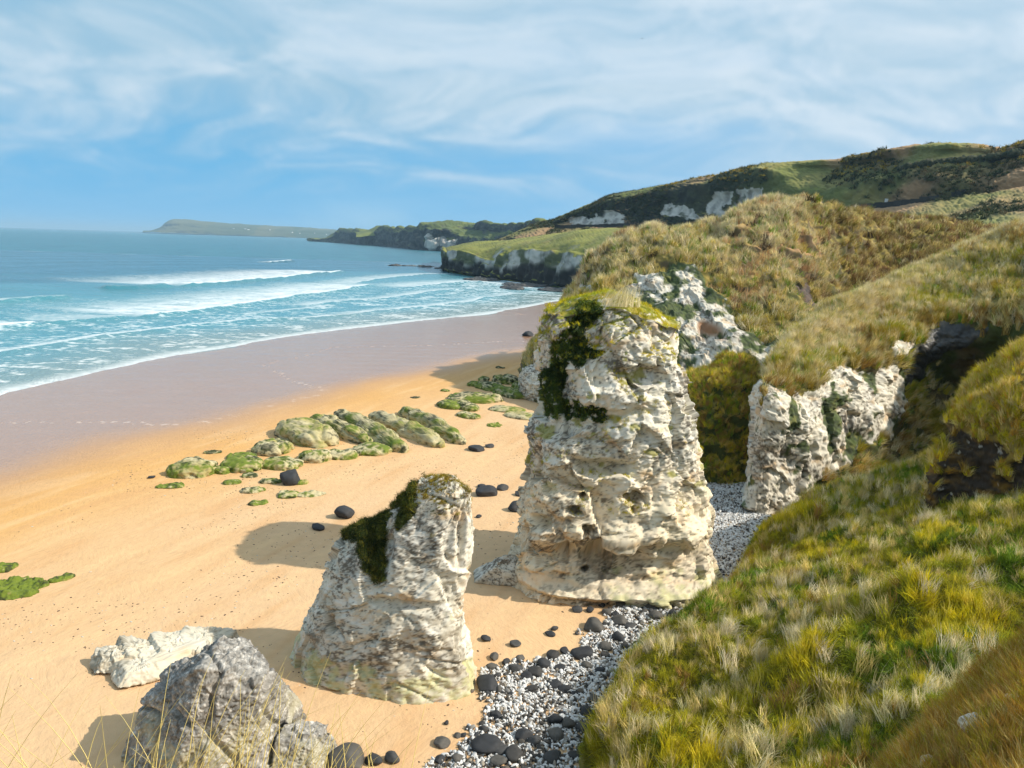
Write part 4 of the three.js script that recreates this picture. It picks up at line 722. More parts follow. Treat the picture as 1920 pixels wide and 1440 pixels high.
// ---- weed-covered rocks on the open sand: near end, far end (bearings), breadth and height in metres
const weed = (k, dark) => (p) => {
  const a = fbm(p.x * 0.5, p.y * 0.8, p.z * 0.5, 4), b = fbm(p.x * 2.2, p.y * 2.2, p.z * 2.2, 4, 0.65);
  let c = mix3([0.46, 0.40, 0.235], [0.34, 0.29, 0.10], ss(-0.3, 0.4, a)); c = mix3(c, [0.16, 0.135, 0.07], 0.7 * ss(0.1, 0.5, fbm(p.x * 4, p.y * 4, p.z * 4, 3, 0.7)));
  c = mix3(c, [0.12, 0.16, 0.012], ss(-0.15, 0.30, b + 0.6 * a + k));
  return mix3(c, [0.022, 0.024, 0.010], 0.85 * ss(0.1, 0.5, b * 0.9 - 0.6 * a + dark));
};
function weedRock(label, [ax, ay], [bx, by], w, h, green = 0, dark = 0, o = {}) {
  const a = onBeach(ax, ay), b = onBeach(bx, by), c = a.clone().lerp(b, 0.5), len = a.distanceTo(b), y = beachY(c.x, c.z);
  const g = lumpGeo(V(c.x, y + h * 0.12, c.z), V(len / 2, h * 0.55, w / 2), { turn: -Math.atan2(b.z - a.z, b.x - a.x), detail: o.detail ?? 18, box: o.box ?? 2.5, relief: (p) => (h < 0.3 ? 0.55 * Math.min(w, 1.6) * 0.4 * fbm(p.x * 1.1, 3, p.z * 1.1, 4, 0.6) : 0) + 0.11 * Math.min(h, 1.3) * (fbm(p.x * 0.7, p.y * 0.9, p.z * 0.7, 4) * 2.0 - 1.4 * ss(0.1, 0, Math.abs(n3(p.x * 0.5, p.y * 0.4, p.z * 0.5)))) + 0.05 * fbm(p.x * 3, p.y * 3, p.z * 3, 3), paint: weed(green, dark) });
  return tag(mesh('weedy_rock', g, ROCKM), label, 'rock', 'weed covered rocks on the sand');
}
weedRock('big rounded weedy rock at the seaward start of the ribbed row', [618, 838], [536, 806], 3.6, 1.9, -0.2, -0.05);
weedRock('second long ribbed rock of the row on the open sand', [694, 836], [588, 790], 1.9, 1.5, -0.05, 0.05);
weedRock('third and longest ribbed rock with a dark mossy far end', [758, 850], [634, 782], 1.8, 1.6, 0.0, 0.05);
weedRock('fourth ribbed rock of the row, pale and cracked along its back', [830, 840], [696, 782], 1.9, 1.5, -0.25, -0.1);
weedRock('yellow green ribbed rock at the landward end of the row', [868, 834], [752, 774], 1.6, 1.6, -0.05, 0.0);
weedRock('blocky weedy rock below the big rounded one', [622, 862], [562, 858], 2.4, 0.95, 0.12, -0.05);
weedRock('square low weedy rock beside the blocky one in the row', [672, 856], [614, 856], 1.9, 0.8, 0.05, 0.0);
weedRock('broad yellow weedy shelf joining the ribbed rocks', [732, 850], [664, 842], 2.8, 0.75, 0.1, -0.1);
weedRock('dark topped weedy rock left of the big rounded rock', [542, 848], [482, 842], 3.2, 1.15, 0.1, 0.12);
weedRock('long mossy block lying below the dark topped rock', [566, 876], [492, 872], 2.3, 0.85, 0.12, 0.0);
weedRock('lone domed pale rock with a green skirt far out on the sand', [406, 888], [321, 884], 2.9, 1.3, -0.05, 0.02);
weedRock('small round weedy rock touching the lone domed rock', [429, 888], [403, 884], 0.95, 0.65, 0.15, 0.05);
weedRock('square mossy rock between the domed rock and the row', [492, 880], [420, 874], 2.6, 0.95, 0.2, 0.05);
weedRock('bright green low rock behind the square mossy rock', [482, 859], [424, 858], 1.6, 0.55, 0.35, 0.0);
weedRock('flat deep green weedy stone in front of the domed rock', [342, 912], [292, 914], 0.9, 0.26, 0.5, 0.05, { detail: 14 });
weedRock('smooth bright green stone like a cushion on the sand', [454, 905], [418, 906], 0.9, 0.34, 0.6, -0.2, { detail: 14 });
weedRock('little mossy stone in front of the square mossy rock', [484, 893], [453, 894], 0.75, 0.35, 0.4, 0.0, { detail: 14 });
weedRock('flat olive stone below the green cushion stone', [497, 919], [451, 922], 0.95, 0.26, 0.15, 0.0, { detail: 14 });
weedRock('flat weedy stone at the foot of the black boulder', [530, 904], [487, 904], 0.85, 0.32, 0.25, 0.0, { detail: 14 });
weedRock('small yellow weedy stone right of the black boulder', [576, 906], [552, 907], 0.6, 0.28, 0.05, 0.0, { detail: 14 });
weedRock('pointed dark weedy stone nearest the viewer of its cluster', [502, 942], [466, 946], 0.8, 0.2, 0.3, 0.2, { detail: 14 });
weedRock('pair of lumpy yellow green stones grown together on the sand', [560, 928], [520, 930], 1.5, 0.36, 0.1, -0.1, { detail: 18 });
weedRock('pale sand dusted flat rock trailing from the lumpy stones', [613, 926], [556, 929], 1.0, 0.16, -0.1, -0.2, { detail: 18 });
weedRock('thin dark strip of rock behind the domed rock', [418, 847], [382, 850], 0.9, 0.26, 0.1, 0.4, { detail: 12 });
weedRock('green cornered rock of the trio nearest the ribbed row', [862, 768], [826, 757], 2.0, 0.75, 0.4, 0.0);
weedRock('middle rock of the trio with a dark ridge', [892, 772], [850, 754], 1.8, 0.8, 0.15, 0.15);
weedRock('low yellow rock of the trio half drowned in sand', [895, 786], [862, 776], 1.6, 0.5, 0.0, 0.0);
weedRock('long humped rock in the hill shadow beyond the trio', [944, 752], [840, 748], 3.4, 1.0, 0.1, 0.15);
weedRock('dark green hummock at the outer edge of the shadowed rocks', [902, 723], [878, 721], 2.0, 0.6, 0.35, 0.1, { detail: 16 });
weedRock('round topped green rock second in the shadowed cluster', [918, 713], [896, 712], 1.8, 0.55, 0.3, 0.1, { detail: 16 });
weedRock('broad dark green slab inside the shadowed cluster', [948, 735], [900, 722], 2.8, 0.9, 0.3, 0.15);
weedRock('tallest green rock of the shadowed cluster by the hill', [968, 720], [928, 714], 2.6, 1.2, 0.2, 0.15);
weedRock('long mossy slab leaning on the grey limestone toe', [1000, 748], [932, 735], 3.2, 1.0, 0.3, 0.05);
weedRock('mossy block hard against the great stack and the toe', [1012, 740], [968, 726], 3.0, 1.3, 0.2, 0.1);
weedRock('pale yellow flat rock between the cluster and the great stack', [985, 772], [918, 766], 2.4, 0.4, -0.1, -0.15);
weedRock('sand streaked pale ledge touching the great stack', [1012, 786], [950, 776], 2.6, 0.45, -0.2, -0.15);
weedRock('bare yellowish patch of rock flush with the sand', [940, 798], [912, 797], 1.5, 0.14, -0.1, -0.2, { detail: 14 });
weedRock('flat black green stone alone in the sun near the shadow tip', [788, 745], [770, 746], 0.9, 0.2, 0.1, 0.5, { detail: 12 });
weedRock('small dark weedy stone in the tip of the hill shadow', [844, 734], [827, 732], 1.0, 0.32, 0.3, 0.2, { detail: 12 });
weedRock('thin dark stone far out beside the wet sand', [948, 690], [930, 690], 1.0, 0.22, 0.1, 0.5, { detail: 12 });
// green weed lying flat at the left edge
[[[-30, 1105], [78, 1105], 2.2, 'large flat patch of bright green weed on rock at the sand edge'], [[-20, 1066], [32, 1064], 1.2, 'green weed patch above the large one at the frame edge'], [[92, 1091], [140, 1078], 0.7, 'small pointed weed patch trailing to the right']].forEach(([a, b, w, l]) => weedRock(l, a, b, w, 0.2, 0.45, 0.3, { detail: 30 }));

// ================================================================ BOULDERS AND PEBBLES
function stoneGeo(seed, detail = 4, planes = 13, round = 9) {   // a rounded, faceted stone about 1 across
  const r = mulberry(seed), N = []; for (let i = 0; i < planes; i++) { const y = r() * 2 - 1, a = r() * 6.283, c = Math.sqrt(1 - y * y); N.push([c * Math.cos(a), y, c * Math.sin(a), 0.72 + 0.28 * r()]); }
  const g = mergeVertices(new THREE.IcosahedronGeometry(1, detail).deleteAttribute('uv').deleteAttribute('normal'), 1e-5), P = g.attributes.position, p = V();
  for (let i = 0; i < P.count; i++) { p.fromBufferAttribute(P, i); let s = 0; for (const n of N) { const d = (n[0] * p.x + n[1] * p.y + n[2] * p.z) / n[3]; if (d > 0) s += Math.pow(d, round); } p.multiplyScalar(0.5 * Math.pow(s + 0.02, -1 / round) * (1 + 0.06 * fbm(p.x * 2 + seed, p.y * 2, p.z * 2, 3))); P.setXYZ(i, p.x, p.y, p.z); }
  g.computeVertexNormals();
  const C = new Float32Array(P.count * 3); for (let i = 0; i < P.count; i++) { const q = 0.8 + 0.35 * fbm(P.getX(i) * 6 + seed, P.getY(i) * 6, P.getZ(i) * 6, 3, 0.7); C.fill(q, 3 * i, 3 * i + 3); }
  g.setAttribute('color', new THREE.BufferAttribute(C, 3));
  return g;
}
const STONES = [11, 12, 13, 14, 15, 16, 17, 18].map((s) => stoneGeo(s, 4, 9 + s % 4, 20));
const lin = (r, g, b) => new THREE.Color().setRGB(r, g, b);
const BASALT = [[0.032, 0.034, 0.038], [0.058, 0.058, 0.058], [0.10, 0.092, 0.08], [0.13, 0.105, 0.08], [0.042, 0.040, 0.038]].map(([r, g, b]) => std({ vertexColors: true, color: lin(r, g, b), roughness: 0.8 }));
const rs = mulberry(4242);
function boulder(name, p, wide, high, mat, label, category, groupName) {
  const m = mesh(name, STONES[Math.floor(rs() * STONES.length)], mat);
  m.scale.set(wide * (0.95 + 0.15 * rs()), high, wide * (0.7 + 0.35 * rs())); m.rotation.set(0.25 * (rs() - 0.5), rs() * 6.28, 0.25 * (rs() - 0.5), 'YXZ');
  m.position.set(p.x, beachY(p.x, p.z) + high * 0.26, p.z);
  return tag(m, label, category, groupName);
}
const wideOf = (p, px) => px * Math.hypot(p.z, 13) / FPX;
// single dark boulders out on the sand: bearing of the foot, breadth in pixels
[[546, 905, 36, 1.0, 'black angular boulder standing among the weedy stones'], [645, 968, 38, 0.62, 'black boulder alone on the open sand beyond the smaller stack'], [595, 991, 24, 0.5, 'small black stone in the tip of the great stack shadow'], [912, 928, 42, 0.5, 'black boulder on the sand right behind the smaller stack'], [903, 913, 16, 0.5, 'little dark stone touching the boulder behind the smaller stack'], [941, 918, 21, 0.55, 'dark stone pair mate right of the boulder behind the smaller stack'], [891, 844, 28, 0.45, 'flat dark stone halfway between ribbed rocks and great stack'], [917, 838, 16, 0.5, 'smaller dark stone right of the flat one near the ribbed rocks'], [974, 929, 18, 0.5, 'upper dark stone against the left foot of the great stack'], [967, 956, 26, 0.75, 'larger dark stone against the left foot of the great stack'], [897, 970, 10, 0.6, 'tiny dark stone peeping out behind the smaller stack'], [990, 630, 20, 0.5, 'black rock on the far sand left of the great stack top'], [912, 1200, 17, 0.6, 'dark stone on the sand at the right foot of the smaller stack'], [965, 1210, 20, 0.5, 'oval dark stone alone on the sand between the two stacks'], [1040, 1180, 13, 0.7, 'upright dark stone on bright sand below the great stack'], [1030, 1190, 18, 0.4, 'flat dark stone beside the upright one below the great stack'], [868, 1292, 23, 0.6, 'brown rounded stone at the near foot of the smaller stack'], [883, 1298, 9, 0.7, 'tiny brown stone touching the rounded brown one'], [915, 1290, 40, 0.55, 'large smooth grey black boulder near the smaller stack foot'], [837, 1357, 9, 0.8, 'tiny stone on clean sand left of the pebble band'], [1082, 1146, 19, 0.5, 'flat black stone just below the front of the great stack'], [283, 896, 14, 0.4, 'cluster of tiny dark stones left of the lone domed rock'], [1194, 950, 0, 0, '']].forEach(([a, b, w, hh, l]) => { if (!w) return; const p = onBeach(a, b), wd = wideOf(p, w) * 1.05; boulder('basalt_boulder', p, wd, wd * hh, BASALT[l.includes('brown') ? 3 : a % 3 === 2 ? 1 : 0], l, 'boulder'); });
const BAND = [[735, 1500], [770, 1440], [835, 1392], [905, 1335], [905, 1245], [960, 1218], [1040, 1218], [1105, 1168], [1150, 1124], [1330, 1112], [1345, 1085], [1318, 1050], [1335, 965], [1312, 895], [1310, 872], [1445, 880], [1440, 930], [1450, 1050], [1370, 1190], [1190, 1330], [1160, 1500]].map(([a, b]) => { const p = level(a, b, 0); return [p.x, p.z]; });
const inBand = (x, z) => inShape(BAND, x + 0.5 * fbm(x * 0.8, 3, z * 0.8, 3), z + 0.6 * fbm(x * 0.8, 7, z * 0.8, 3));
const bandLabel = ['dark basalt stone lying among the white pebbles below the grass slope', 'stone', 'dark stones in the pebble band'];
const placed = [];
const bandStones = [[1106, 1146, 15], [1129, 1137, 13], [1140, 1150, 22], [1163, 1135, 21], [1195, 1133, 15], [1219, 1136, 33], [1251, 1124, 40], [1298, 1135, 28], [1230, 1158, 25], [1260, 1158, 24], [1262, 1176, 27], [1310, 1167, 15], [1153, 1154, 17], [1163, 1170, 34], [1182, 1176, 22], [1115, 1180, 36], [1158, 1198, 25], [1172, 1213, 20], [1133, 1214, 27], [927, 1235, 18], [948, 1244, 16], [975, 1236, 18], [967, 1256, 24], [1037, 1232, 26], [1093, 1229, 35], [1060, 1225, 20], [1020, 1248, 22], [1048, 1254, 20], [1102, 1252, 22], [1125, 1258, 18], [923, 1252, 20], [1003, 1267, 26], [987, 1271, 22], [995, 1295, 22], [1037, 1287, 25], [1057, 1294, 24], [1102, 1340, 24], [1043, 1354, 27], [1063, 1362, 27], [1093, 1366, 28], [912, 1404, 50], [935, 1411, 27], [965, 1421, 33], [933, 1432, 27], [980, 1385, 29], [1000, 1392, 22], [1043, 1382, 28], [1033, 1423, 32], [1077, 1419, 20], [827, 1396, 25], [825, 1428, 20], [857, 1426, 20], [932, 1346, 22], [907, 1371, 17], [868, 1380, 12], [857, 1381, 12], [903, 1359, 12], [1115, 1315, 18], [1237, 1215, 20], [1250, 1206, 17], [1328, 1080, 17], [1343, 1090, 18], [1363, 1105, 25], [700, 1428, 30], [655, 1432, 60], [735, 1425, 24]];
const ownLabel = { '1251,1124': 'largest black boulder close below the right foot of the great stack', '1219,1136': 'tall black boulder just left of the largest one below the great stack', '1298,1135': 'black boulder right of the largest one, beside the grass slope', '1115,1180': 'broad black boulder at the sand edge of the upper pebble band', '1093,1229': 'long brown grey boulder lying across the middle of the pebble band', '912,1404': 'largest rounded grey brown boulder at the near end of the pebbles', '965,1421': 'cracked grey boulder right of the largest near pebble band boulder', '655,1432': 'dark broad boulder at the lower edge beside the grey foreground rock', '700,1428': 'dark stone between the lower edge boulder and the pebble band', '1363,1105': 'black stone where the grass slope meets the narrow pebble gully', '1163,1170': 'wide black slab like boulder in the upper pebble band', '1102,1340': 'grey boulder half under the grass edge of the near slope', '967,1256': 'black block at the left rim of the pebbles near the smaller stack' };
for (const [a, b, w] of bandStones) { const p = onBeach(a, b), wd = wideOf(p, w) * 1.05; placed.push([p.x, p.z, wd / 2]); boulder('basalt_stone', p, wd, wd * (0.5 + 0.25 * rs()), BASALT[[0, 0, 1, 2, 2, 4][Math.floor(rs() * 6)]], ...(ownLabel[`${a},${b}`] ? [ownLabel[`${a},${b}`], 'boulder'] : bandLabel)); }
const bx = BAND.map((p) => p[0]), bz = BAND.map((p) => p[1]), bandBox = [Math.min(...bx), Math.max(...bx), Math.min(...bz), Math.max(...bz)];
const bandPoint = () => { for (;;) { const x = mix(bandBox[0], bandBox[1], rs()), z = mix(bandBox[2], bandBox[3], rs()); if (inBand(x, z)) return [x, z]; } };
for (let k = 0, t = 0; k < 210 && t < 4000; t++) {
  const [x, z] = bandPoint(); if (z < -36 && rs() > 0.12) continue;
  const w = 0.16 + 0.24 * rs() * rs(); if (placed.some((q) => Math.hypot(q[0] - x, q[1] - z) < q[2] + w * 0.5)) continue;
  placed.push([x, z, w / 2]); k++; boulder('basalt_stone', V(x, 0, z), w, w * (0.55 + 0.2 * rs()), BASALT[Math.floor(rs() * 5)], ...bandLabel);
}
function instanced(name, geo, mat, items) {   // items: [matrix, colour]
  const m = new THREE.InstancedMesh(geo, mat, items.length); m.name = name; m.castShadow = m.receiveShadow = true; m.userData.kind = 'stuff';
  items.forEach(([x, c], i) => { m.setMatrixAt(i, x); m.setColorAt(i, lin(c[0], c[1], c[2])); }); return m;
}
const M4 = (p, q, s) => new THREE.Matrix4().compose(p, q, s);
const QE = (x, y, z) => new THREE.Quaternion().setFromEuler(new THREE.Euler(x, y, z));
{
  const white = [], dark = [];
  for (let i = 0; i < 24000; i++) {
    const [x, z] = bandPoint(), w = 0.085 + 0.18 * rs() * rs() * rs(), edge = inShape(BAND, x + 0.7 * (rs() - 0.5), z + 0.7 * (rs() - 0.5));
    if (!edge && rs() < 0.5) continue;
    const big = fbm(x * 0.6, 3, z * 0.6, 3), isDark = rs() < 0.30 + 0.35 * big + (z > -24 ? 0.1 : 0) - (z < -36 ? 0.12 : 0), bare = fbm(x * 0.5 + 20, 1, z * 0.5, 3) > 0.42 && z < -27 && z > -34;
    if (bare && rs() < 0.8) continue;
    const m = M4(V(x, beachY(x, z) + 0.02 + 0.035 * rs(), z), QE(rs() * 6, rs() * 6, rs() * 6), V(w, w * (0.6 + 0.3 * rs()), w * (0.75 + 0.3 * rs())));
    const g = rs();
    (isDark ? dark : white).push([m, isDark ? mix3([0.04, 0.04, 0.04], [0.13, 0.11, 0.085], g * g) : g < 0.22 ? mix3([0.36, 0.31, 0.24], [0.26, 0.25, 0.24], rs()) : [0.62 + 0.18 * g, 0.61 + 0.18 * g, 0.59 + 0.18 * g]]);
  }
  const pm = std({ vertexColors: true, roughness: 0.9 });
  scene.add(instanced('white_pebbles', stoneGeo(31, 2, 11, 9), pm, white), instanced('dark_pebbles', stoneGeo(32, 2, 11, 9), pm, dark));
  for (let i = 0; i < 1500; i++) { const [x, z] = bandPoint(); if (z < -36 && rs() > 0.2) continue; if (z < -34.5 || (z > -29 && fbm(x * 0.5, 3, z * 0.5, 2) < -0.05)) continue; const w = 0.13 + 0.15 * rs() * rs(), g = rs(); dark.push([M4(V(x, beachY(x, z) + w * 0.25, z), QE(rs() * 0.6, rs() * 6, rs() * 0.6), V(w, w * (0.5 + 0.25 * rs()), w * (0.7 + 0.3 * rs()))), mix3([0.025, 0.026, 0.028], [0.13, 0.11, 0.085], g * g)]); }
  // crumbs of weed and shell strewn over the dry sand
  const bits = []; for (let i = 0; i < 7000; i++) { const x = mix(-26, 6, rs()), z = mix(-19, -62, rs()); if (fbm(x * 0.12, 2, z * 0.12, 3) < -0.1 + 0.3 * rs()) continue; const w = 0.02 + 0.05 * rs() * rs(); bits.push([M4(V(x, beachY(x, z) + 0.004, z), QE(0, rs() * 6, 0), V(w * 1.6, w * 0.5, w)), rs() < 0.75 ? [0.10, 0.065, 0.04] : [0.6, 0.55, 0.45]]); }
  scene.add(instanced('shell_litter', stoneGeo(33, 1, 9, 8), pm, bits));
}
// ---- wave-washed reef below the promontory
[[[740, 498.5], 26, 'outermost dark reef rock in the surf off the promontory'], [[770, 499.5], 30, 'second dark reef rock in the surf off the promontory'], [[800, 501], 34, 'long reef rock in the surf nearest the promontory tip'], [[828, 504], 26, 'reef rock touching the promontory tip'], [[905, 525], 70, 'dark wet ledge along the foot of the promontory cliff'], [[985, 536], 90, 'long dark ledge stepping into the bay below the cliff'], [[1050, 545], 80, 'landward end of the dark ledge near the dune hill'], [[960, 541], 40, 'separate low reef slab in front of the long ledge']].forEach(([[a, b], w, l], i) => {
  const c = seaPt(a, b), wd = w * -c.z / FPX;
  tag(mesh('reef_rock', lumpGeo(V(c.x, SEA + 0.05, c.z), V(wd / 2, i > 3 ? 0.7 : 0.6, i > 3 ? 8 : 4), { detail: 30, box: 2, turn: i > 3 ? 0.25 : 0, relief: (p) => 1.1 * fbm(p.x * 0.25, p.y * 0.5, p.z * 0.25, 5, 0.6), paint: darkRock }), WETROCKM), l, 'reef rock');
});

// ================================================================ GRASS
const rg = mulberry(909);
// a tuft: n blades that rise from a small foot and bow over
function tuftGeo(seed, n, { len = 1, wide = 0.03, foot = 0.18, lean = 0.55, droop = 0.5, wind = 0.25, seg = 3 }) {
  const r = mulberry(seed), pos = [], idx = [];
  for (let b = 0; b < n; b++) {
    const a = r() * 6.283, l = len * (0.55 + 0.45 * r()), q = foot * Math.sqrt(r()), bx0 = q * Math.cos(a * 1.7 + 1), bz0 = q * Math.sin(a * 1.7 + 1), ln = lean * (0.3 + 0.9 * r()), dr = droop * (0.4 + r());
    const dx = Math.cos(a) * ln + wind, dz = Math.sin(a) * ln, side = V(-Math.sin(a + r() * 2), 0.15 * (r() - 0.5), Math.cos(a + r() * 2)).normalize().multiplyScalar(wide * (0.6 + 0.6 * r()) / 2);
    const base = pos.length / 3;
    for (let s = 0; s <= seg; s++) {
      const t = s / seg, x = bx0 + dx * l * t * (0.6 + 0.7 * t * dr), y = l * t * (1 - 0.45 * dr * t * t) - 0.03, z = bz0 + dz * l * t * (0.6 + 0.7 * t * dr), k = 1 - t * 0.92;
      pos.push(x - side.x * k, y - side.y * k, z - side.z * k, x + side.x * k, y + side.y * k, z + side.z * k);
      if (s < seg) { const o = base + s * 2; idx.push(o, o + 1, o + 2, o + 1, o + 3, o + 2); }
    }
  }
  return geoFrom(new Float32Array(pos), new Uint32Array(idx));
}
const GRASSM = new THREE.MeshPhysicalMaterial({ color: 0xffffff, roughness: 0.85, side: THREE.DoubleSide, transmission: 0.3, thickness: 0, specularIntensity: 0.3 });
function sample(g, count, keep) {   // points spread evenly over a surface
  const P = g.attributes.position, I = g.index.array, n = I.length / 3, cum = new Float32Array(n), a = V(), b = V(), c = V(), e = V(), f = V(); let s = 0;
  for (let i = 0; i < n; i++) { a.fromBufferAttribute(P, I[3 * i]); b.fromBufferAttribute(P, I[3 * i + 1]); c.fromBufferAttribute(P, I[3 * i + 2]); s += e.subVectors(b, a).cross(f.subVectors(c, a)).length(); cum[i] = s; }
  const out = [];
  for (let k = 0; k < count; k++) {
    const t = rg() * s; let lo = 0, hi = n - 1; while (lo < hi) { const m = (lo + hi) >> 1; if (cum[m] < t) lo = m + 1; else hi = m; }
    a.fromBufferAttribute(P, I[3 * lo]); b.fromBufferAttribute(P, I[3 * lo + 1]); c.fromBufferAttribute(P, I[3 * lo + 2]);
    let u = rg(), v = rg(); if (u + v > 1) { u = 1 - u; v = 1 - v; }
    e.subVectors(b, a); f.subVectors(c, a); const p = V().copy(a).addScaledVector(e, u).addScaledVector(f, v), nn = V().crossVectors(e, f).normalize();
    if (keep(p, nn)) out.push([p, nn]);
  }
  return out;
}
const UP = V(0, 1, 0);
function grow(name, g, count, keep, variants, size, hue, { up = 0.6, wind = 0, parent = scene, spread = 1 } = {}) {
  const pts = sample(g, count, keep), lists = variants.map(() => []);
  for (const [p, n] of pts) {
    if (n.y < -0.3) n.negate();
    const d = n.clone().lerp(UP, up).normalize(), q = new THREE.Quaternion().setFromUnitVectors(UP, d).multiply(QE(0, wind + spread * (rg() - 0.5) * 6.28, 0)), s = size(p, n);
    lists[Math.floor(rg() * variants.length)].push([M4(p, q, V(s, s * (0.8 + 0.4 * rg()), s)), hue(p, n)]);
  }
  lists.forEach((l, i) => { if (!l.length) return; const m = instanced(parent === scene ? numbered(name) : name, variants[i], GRASSM, l); parent.add(m); });
}
const MARRAM = [1, 2, 3].map((s) => tuftGeo(s, 18, { len: 0.70, wide: 0.030, foot: 0.14, lean: 0.42, wind: 0.35 }));
const SHORT = [4, 5].map((s) => tuftGeo(s, 18, { len: 0.26, wide: 0.022, foot: 0.16, lean: 0.9, wind: 0.1, seg: 2 }));
const LEAFY = [6, 7].map((s) => tuftGeo(s, 14, { len: 0.22, wide: 0.05, foot: 0.12, lean: 1.2, droop: 0.9, wind: 0, seg: 2 }));
const COARSE = [8, 9].map((s) => tuftGeo(s, 16, { len: 0.85, wide: 0.05, foot: 0.3, lean: 0.5 }));
const STRAW = [0.70, 0.55, 0.20], PALE = [0.80, 0.69, 0.40], OLIVE = [0.47, 0.42, 0.022], GREEN = [0.19, 0.31, 0.018], BROWN = [0.42, 0.25, 0.06], RUST = [0.56, 0.32, 0.17], GOLD = [0.74, 0.60, 0.012];
const jit = (c) => { const k = 0.65 + 0.6 * rg(); return [c[0] * k, c[1] * k, c[2] * k * (0.8 + 0.4 * rg())]; };
const patch = (p, s, o) => fbm(p.x * s + o, p.y * s, p.z * s + o * 0.7, 4);
const inView = (p, m = 1.15) => { const v = p.x / -p.z; return p.z < -2 && v < 0.72 * m && v > -0.75; };
// on the steep slope: long marram in drifts over short green and olive turf
const slopeHue = (p) => { const a = patch(p, 0.22, 0), b = patch(p, 0.7, 9), r = rg(); let c = mix3(OLIVE, GREEN, ss(0.0, 0.5, a + 0.3 * b)); if (r < 0.30 + 0.6 * b - 0.2 * a) c = STRAW; else if (r > 0.93) c = PALE; if (b < -0.35 && r < 0.6) c = BROWN; if (patch(p, 0.35, 21) > 0.22) c = mix3(c, GOLD, 0.75); return jit(c); };
grow('marram_grass', SLOPE, 90000, (p) => inView(p) && p.y > 0.4 && worley(p.x * 1.5, p.y * 1.5, p.z * 1.5)[0] < 0.22 + 0.4 * rg() + 0.25 * patch(p, 0.45, 3), MARRAM, (p) => (0.55 + 0.55 * rg()) * (0.75 + 0.5 * ss(-0.3, 0.5, patch(p, 0.3, 14))), slopeHue, { wind: 0.5, spread: 0.45, up: 0.45 });
const TALL = [41, 42].map((k) => tuftGeo(k, 46, { len: 0.95, wide: 0.02, foot: 0.22, lean: 0.45, wind: 0.3, droop: 0.8 }));
grow('tall_marram_grass', SLOPE, 5200, (p) => inView(p) && p.y > 0.8 && patch(p, 0.5, 50) > 0.12, TALL, () => 0.75 + 0.4 * rg(), (p) => jit(rg() < 0.6 ? PALE : rg() < 0.7 ? STRAW : OLIVE), { wind: 0.5, spread: 0.3, up: 0.5 });
grow('tall_marram_grass', DUNE, 3000, (p, n) => inView(p, 1.05) && n.y > 0.4 && patch(p, 0.5, 51) > 0.05, TALL, () => 0.9 + 0.5 * rg(), () => jit(rg() < 0.7 ? PALE : STRAW), { wind: 0.5, spread: 0.3, up: 0.5 });
const CREST = [[1462, 680, 53], [1510, 612, 56.5], [1600, 563, 60.5], [1690, 515, 64.5], [1760, 486, 66], [1832, 457, 66], [1922, 423, 65]].map((k) => at(...k));
const crestDist = (p) => { let b = 1e9; for (let i = 0; i < CREST.length - 1; i++) { const a = CREST[i], d = CREST[i + 1].clone().sub(a), t = clamp(p.clone().sub(a).dot(d) / d.lengthSq()); b = Math.min(b, p.distanceTo(a.clone().addScaledVector(d, t))); } return b; };
grow('crest_marram_grass', DUNE, 44000, (p) => inView(p, 1.05) && crestDist(p) < 3.2 + 2.4 * patch(p, 0.5, 60), TALL, () => 0.7 + 0.4 * rg(), () => jit(rg() < 0.8 ? PALE : STRAW), { wind: 0.5, spread: 0.3, up: 0.5 });
grow('short_turf_grass', SLOPE, 70000, (p) => inView(p) && p.y > 0.05, SHORT, () => 0.8 + 0.7 * rg(), (p) => { const c = mix3(mix3(OLIVE, GREEN, ss(-0.3, 0.4, patch(p, 0.3, 5))), GOLD, 0.6 * ss(0.1, 0.5, patch(p, 0.4, 33))), k = rg() < 0.4 ? 0.5 : 1; return jit([c[0] * k, c[1] * k, c[2] * k]); }, { up: 0.2 });
const flat = (lo) => (p, n) => n.y > lo + 0.25 * fbm(p.x * 0.5, p.y * 0.5, p.z * 0.5, 3);
const duneHue = (p) => { const a = patch(p, 0.2, 2), r = rg(); let c = mix3(OLIVE, BROWN, ss(-0.2, 0.5, a)); const pale = 0.42 + 0.6 * patch(p, 0.35, 8) + 0.2 * ss(11, 15, p.y); if (r < pale) c = rg() < 0.5 ? STRAW : PALE; else if (r > 0.9) c = GREEN; return jit(c); };
grow('marram_grass', DUNE, 80000, (p, n) => inView(p, 1.05) && flat(0.36)(p, n) && worley(p.x * 1.6, p.y * 1.6, p.z * 1.6)[0] < 0.30 + 0.4 * rg(), MARRAM, () => 0.9 + 0.6 * rg(), duneHue, { wind: 0.4, spread: 0.5, up: 0.4 });
const hillHue = (p) => { const a = patch(p, 0.09, 4), r = rg(); let c = mix3(mix3(OLIVE, BROWN, 0.4), STRAW, ss(-0.5, 0.3, patch(p, 0.25, 6))); if (rg() < 0.85 * ss(25, 37, p.x + 9 * patch(p, 0.12, 70))) return jit(rg() < 0.3 ? STRAW : rg() < 0.5 ? [0.30, 0.17, 0.08] : [0.22, 0.18, 0.03]); if (a > 0.05 && p.y > 8) c = mix3(c, RUST, 0.8); if (r < 0.36 + 0.3 * ss(10, 17, p.y) + 0.5 * patch(p, 0.3, 40)) c = PALE; else if (r > 0.9) c = GREEN; return jit(c); };
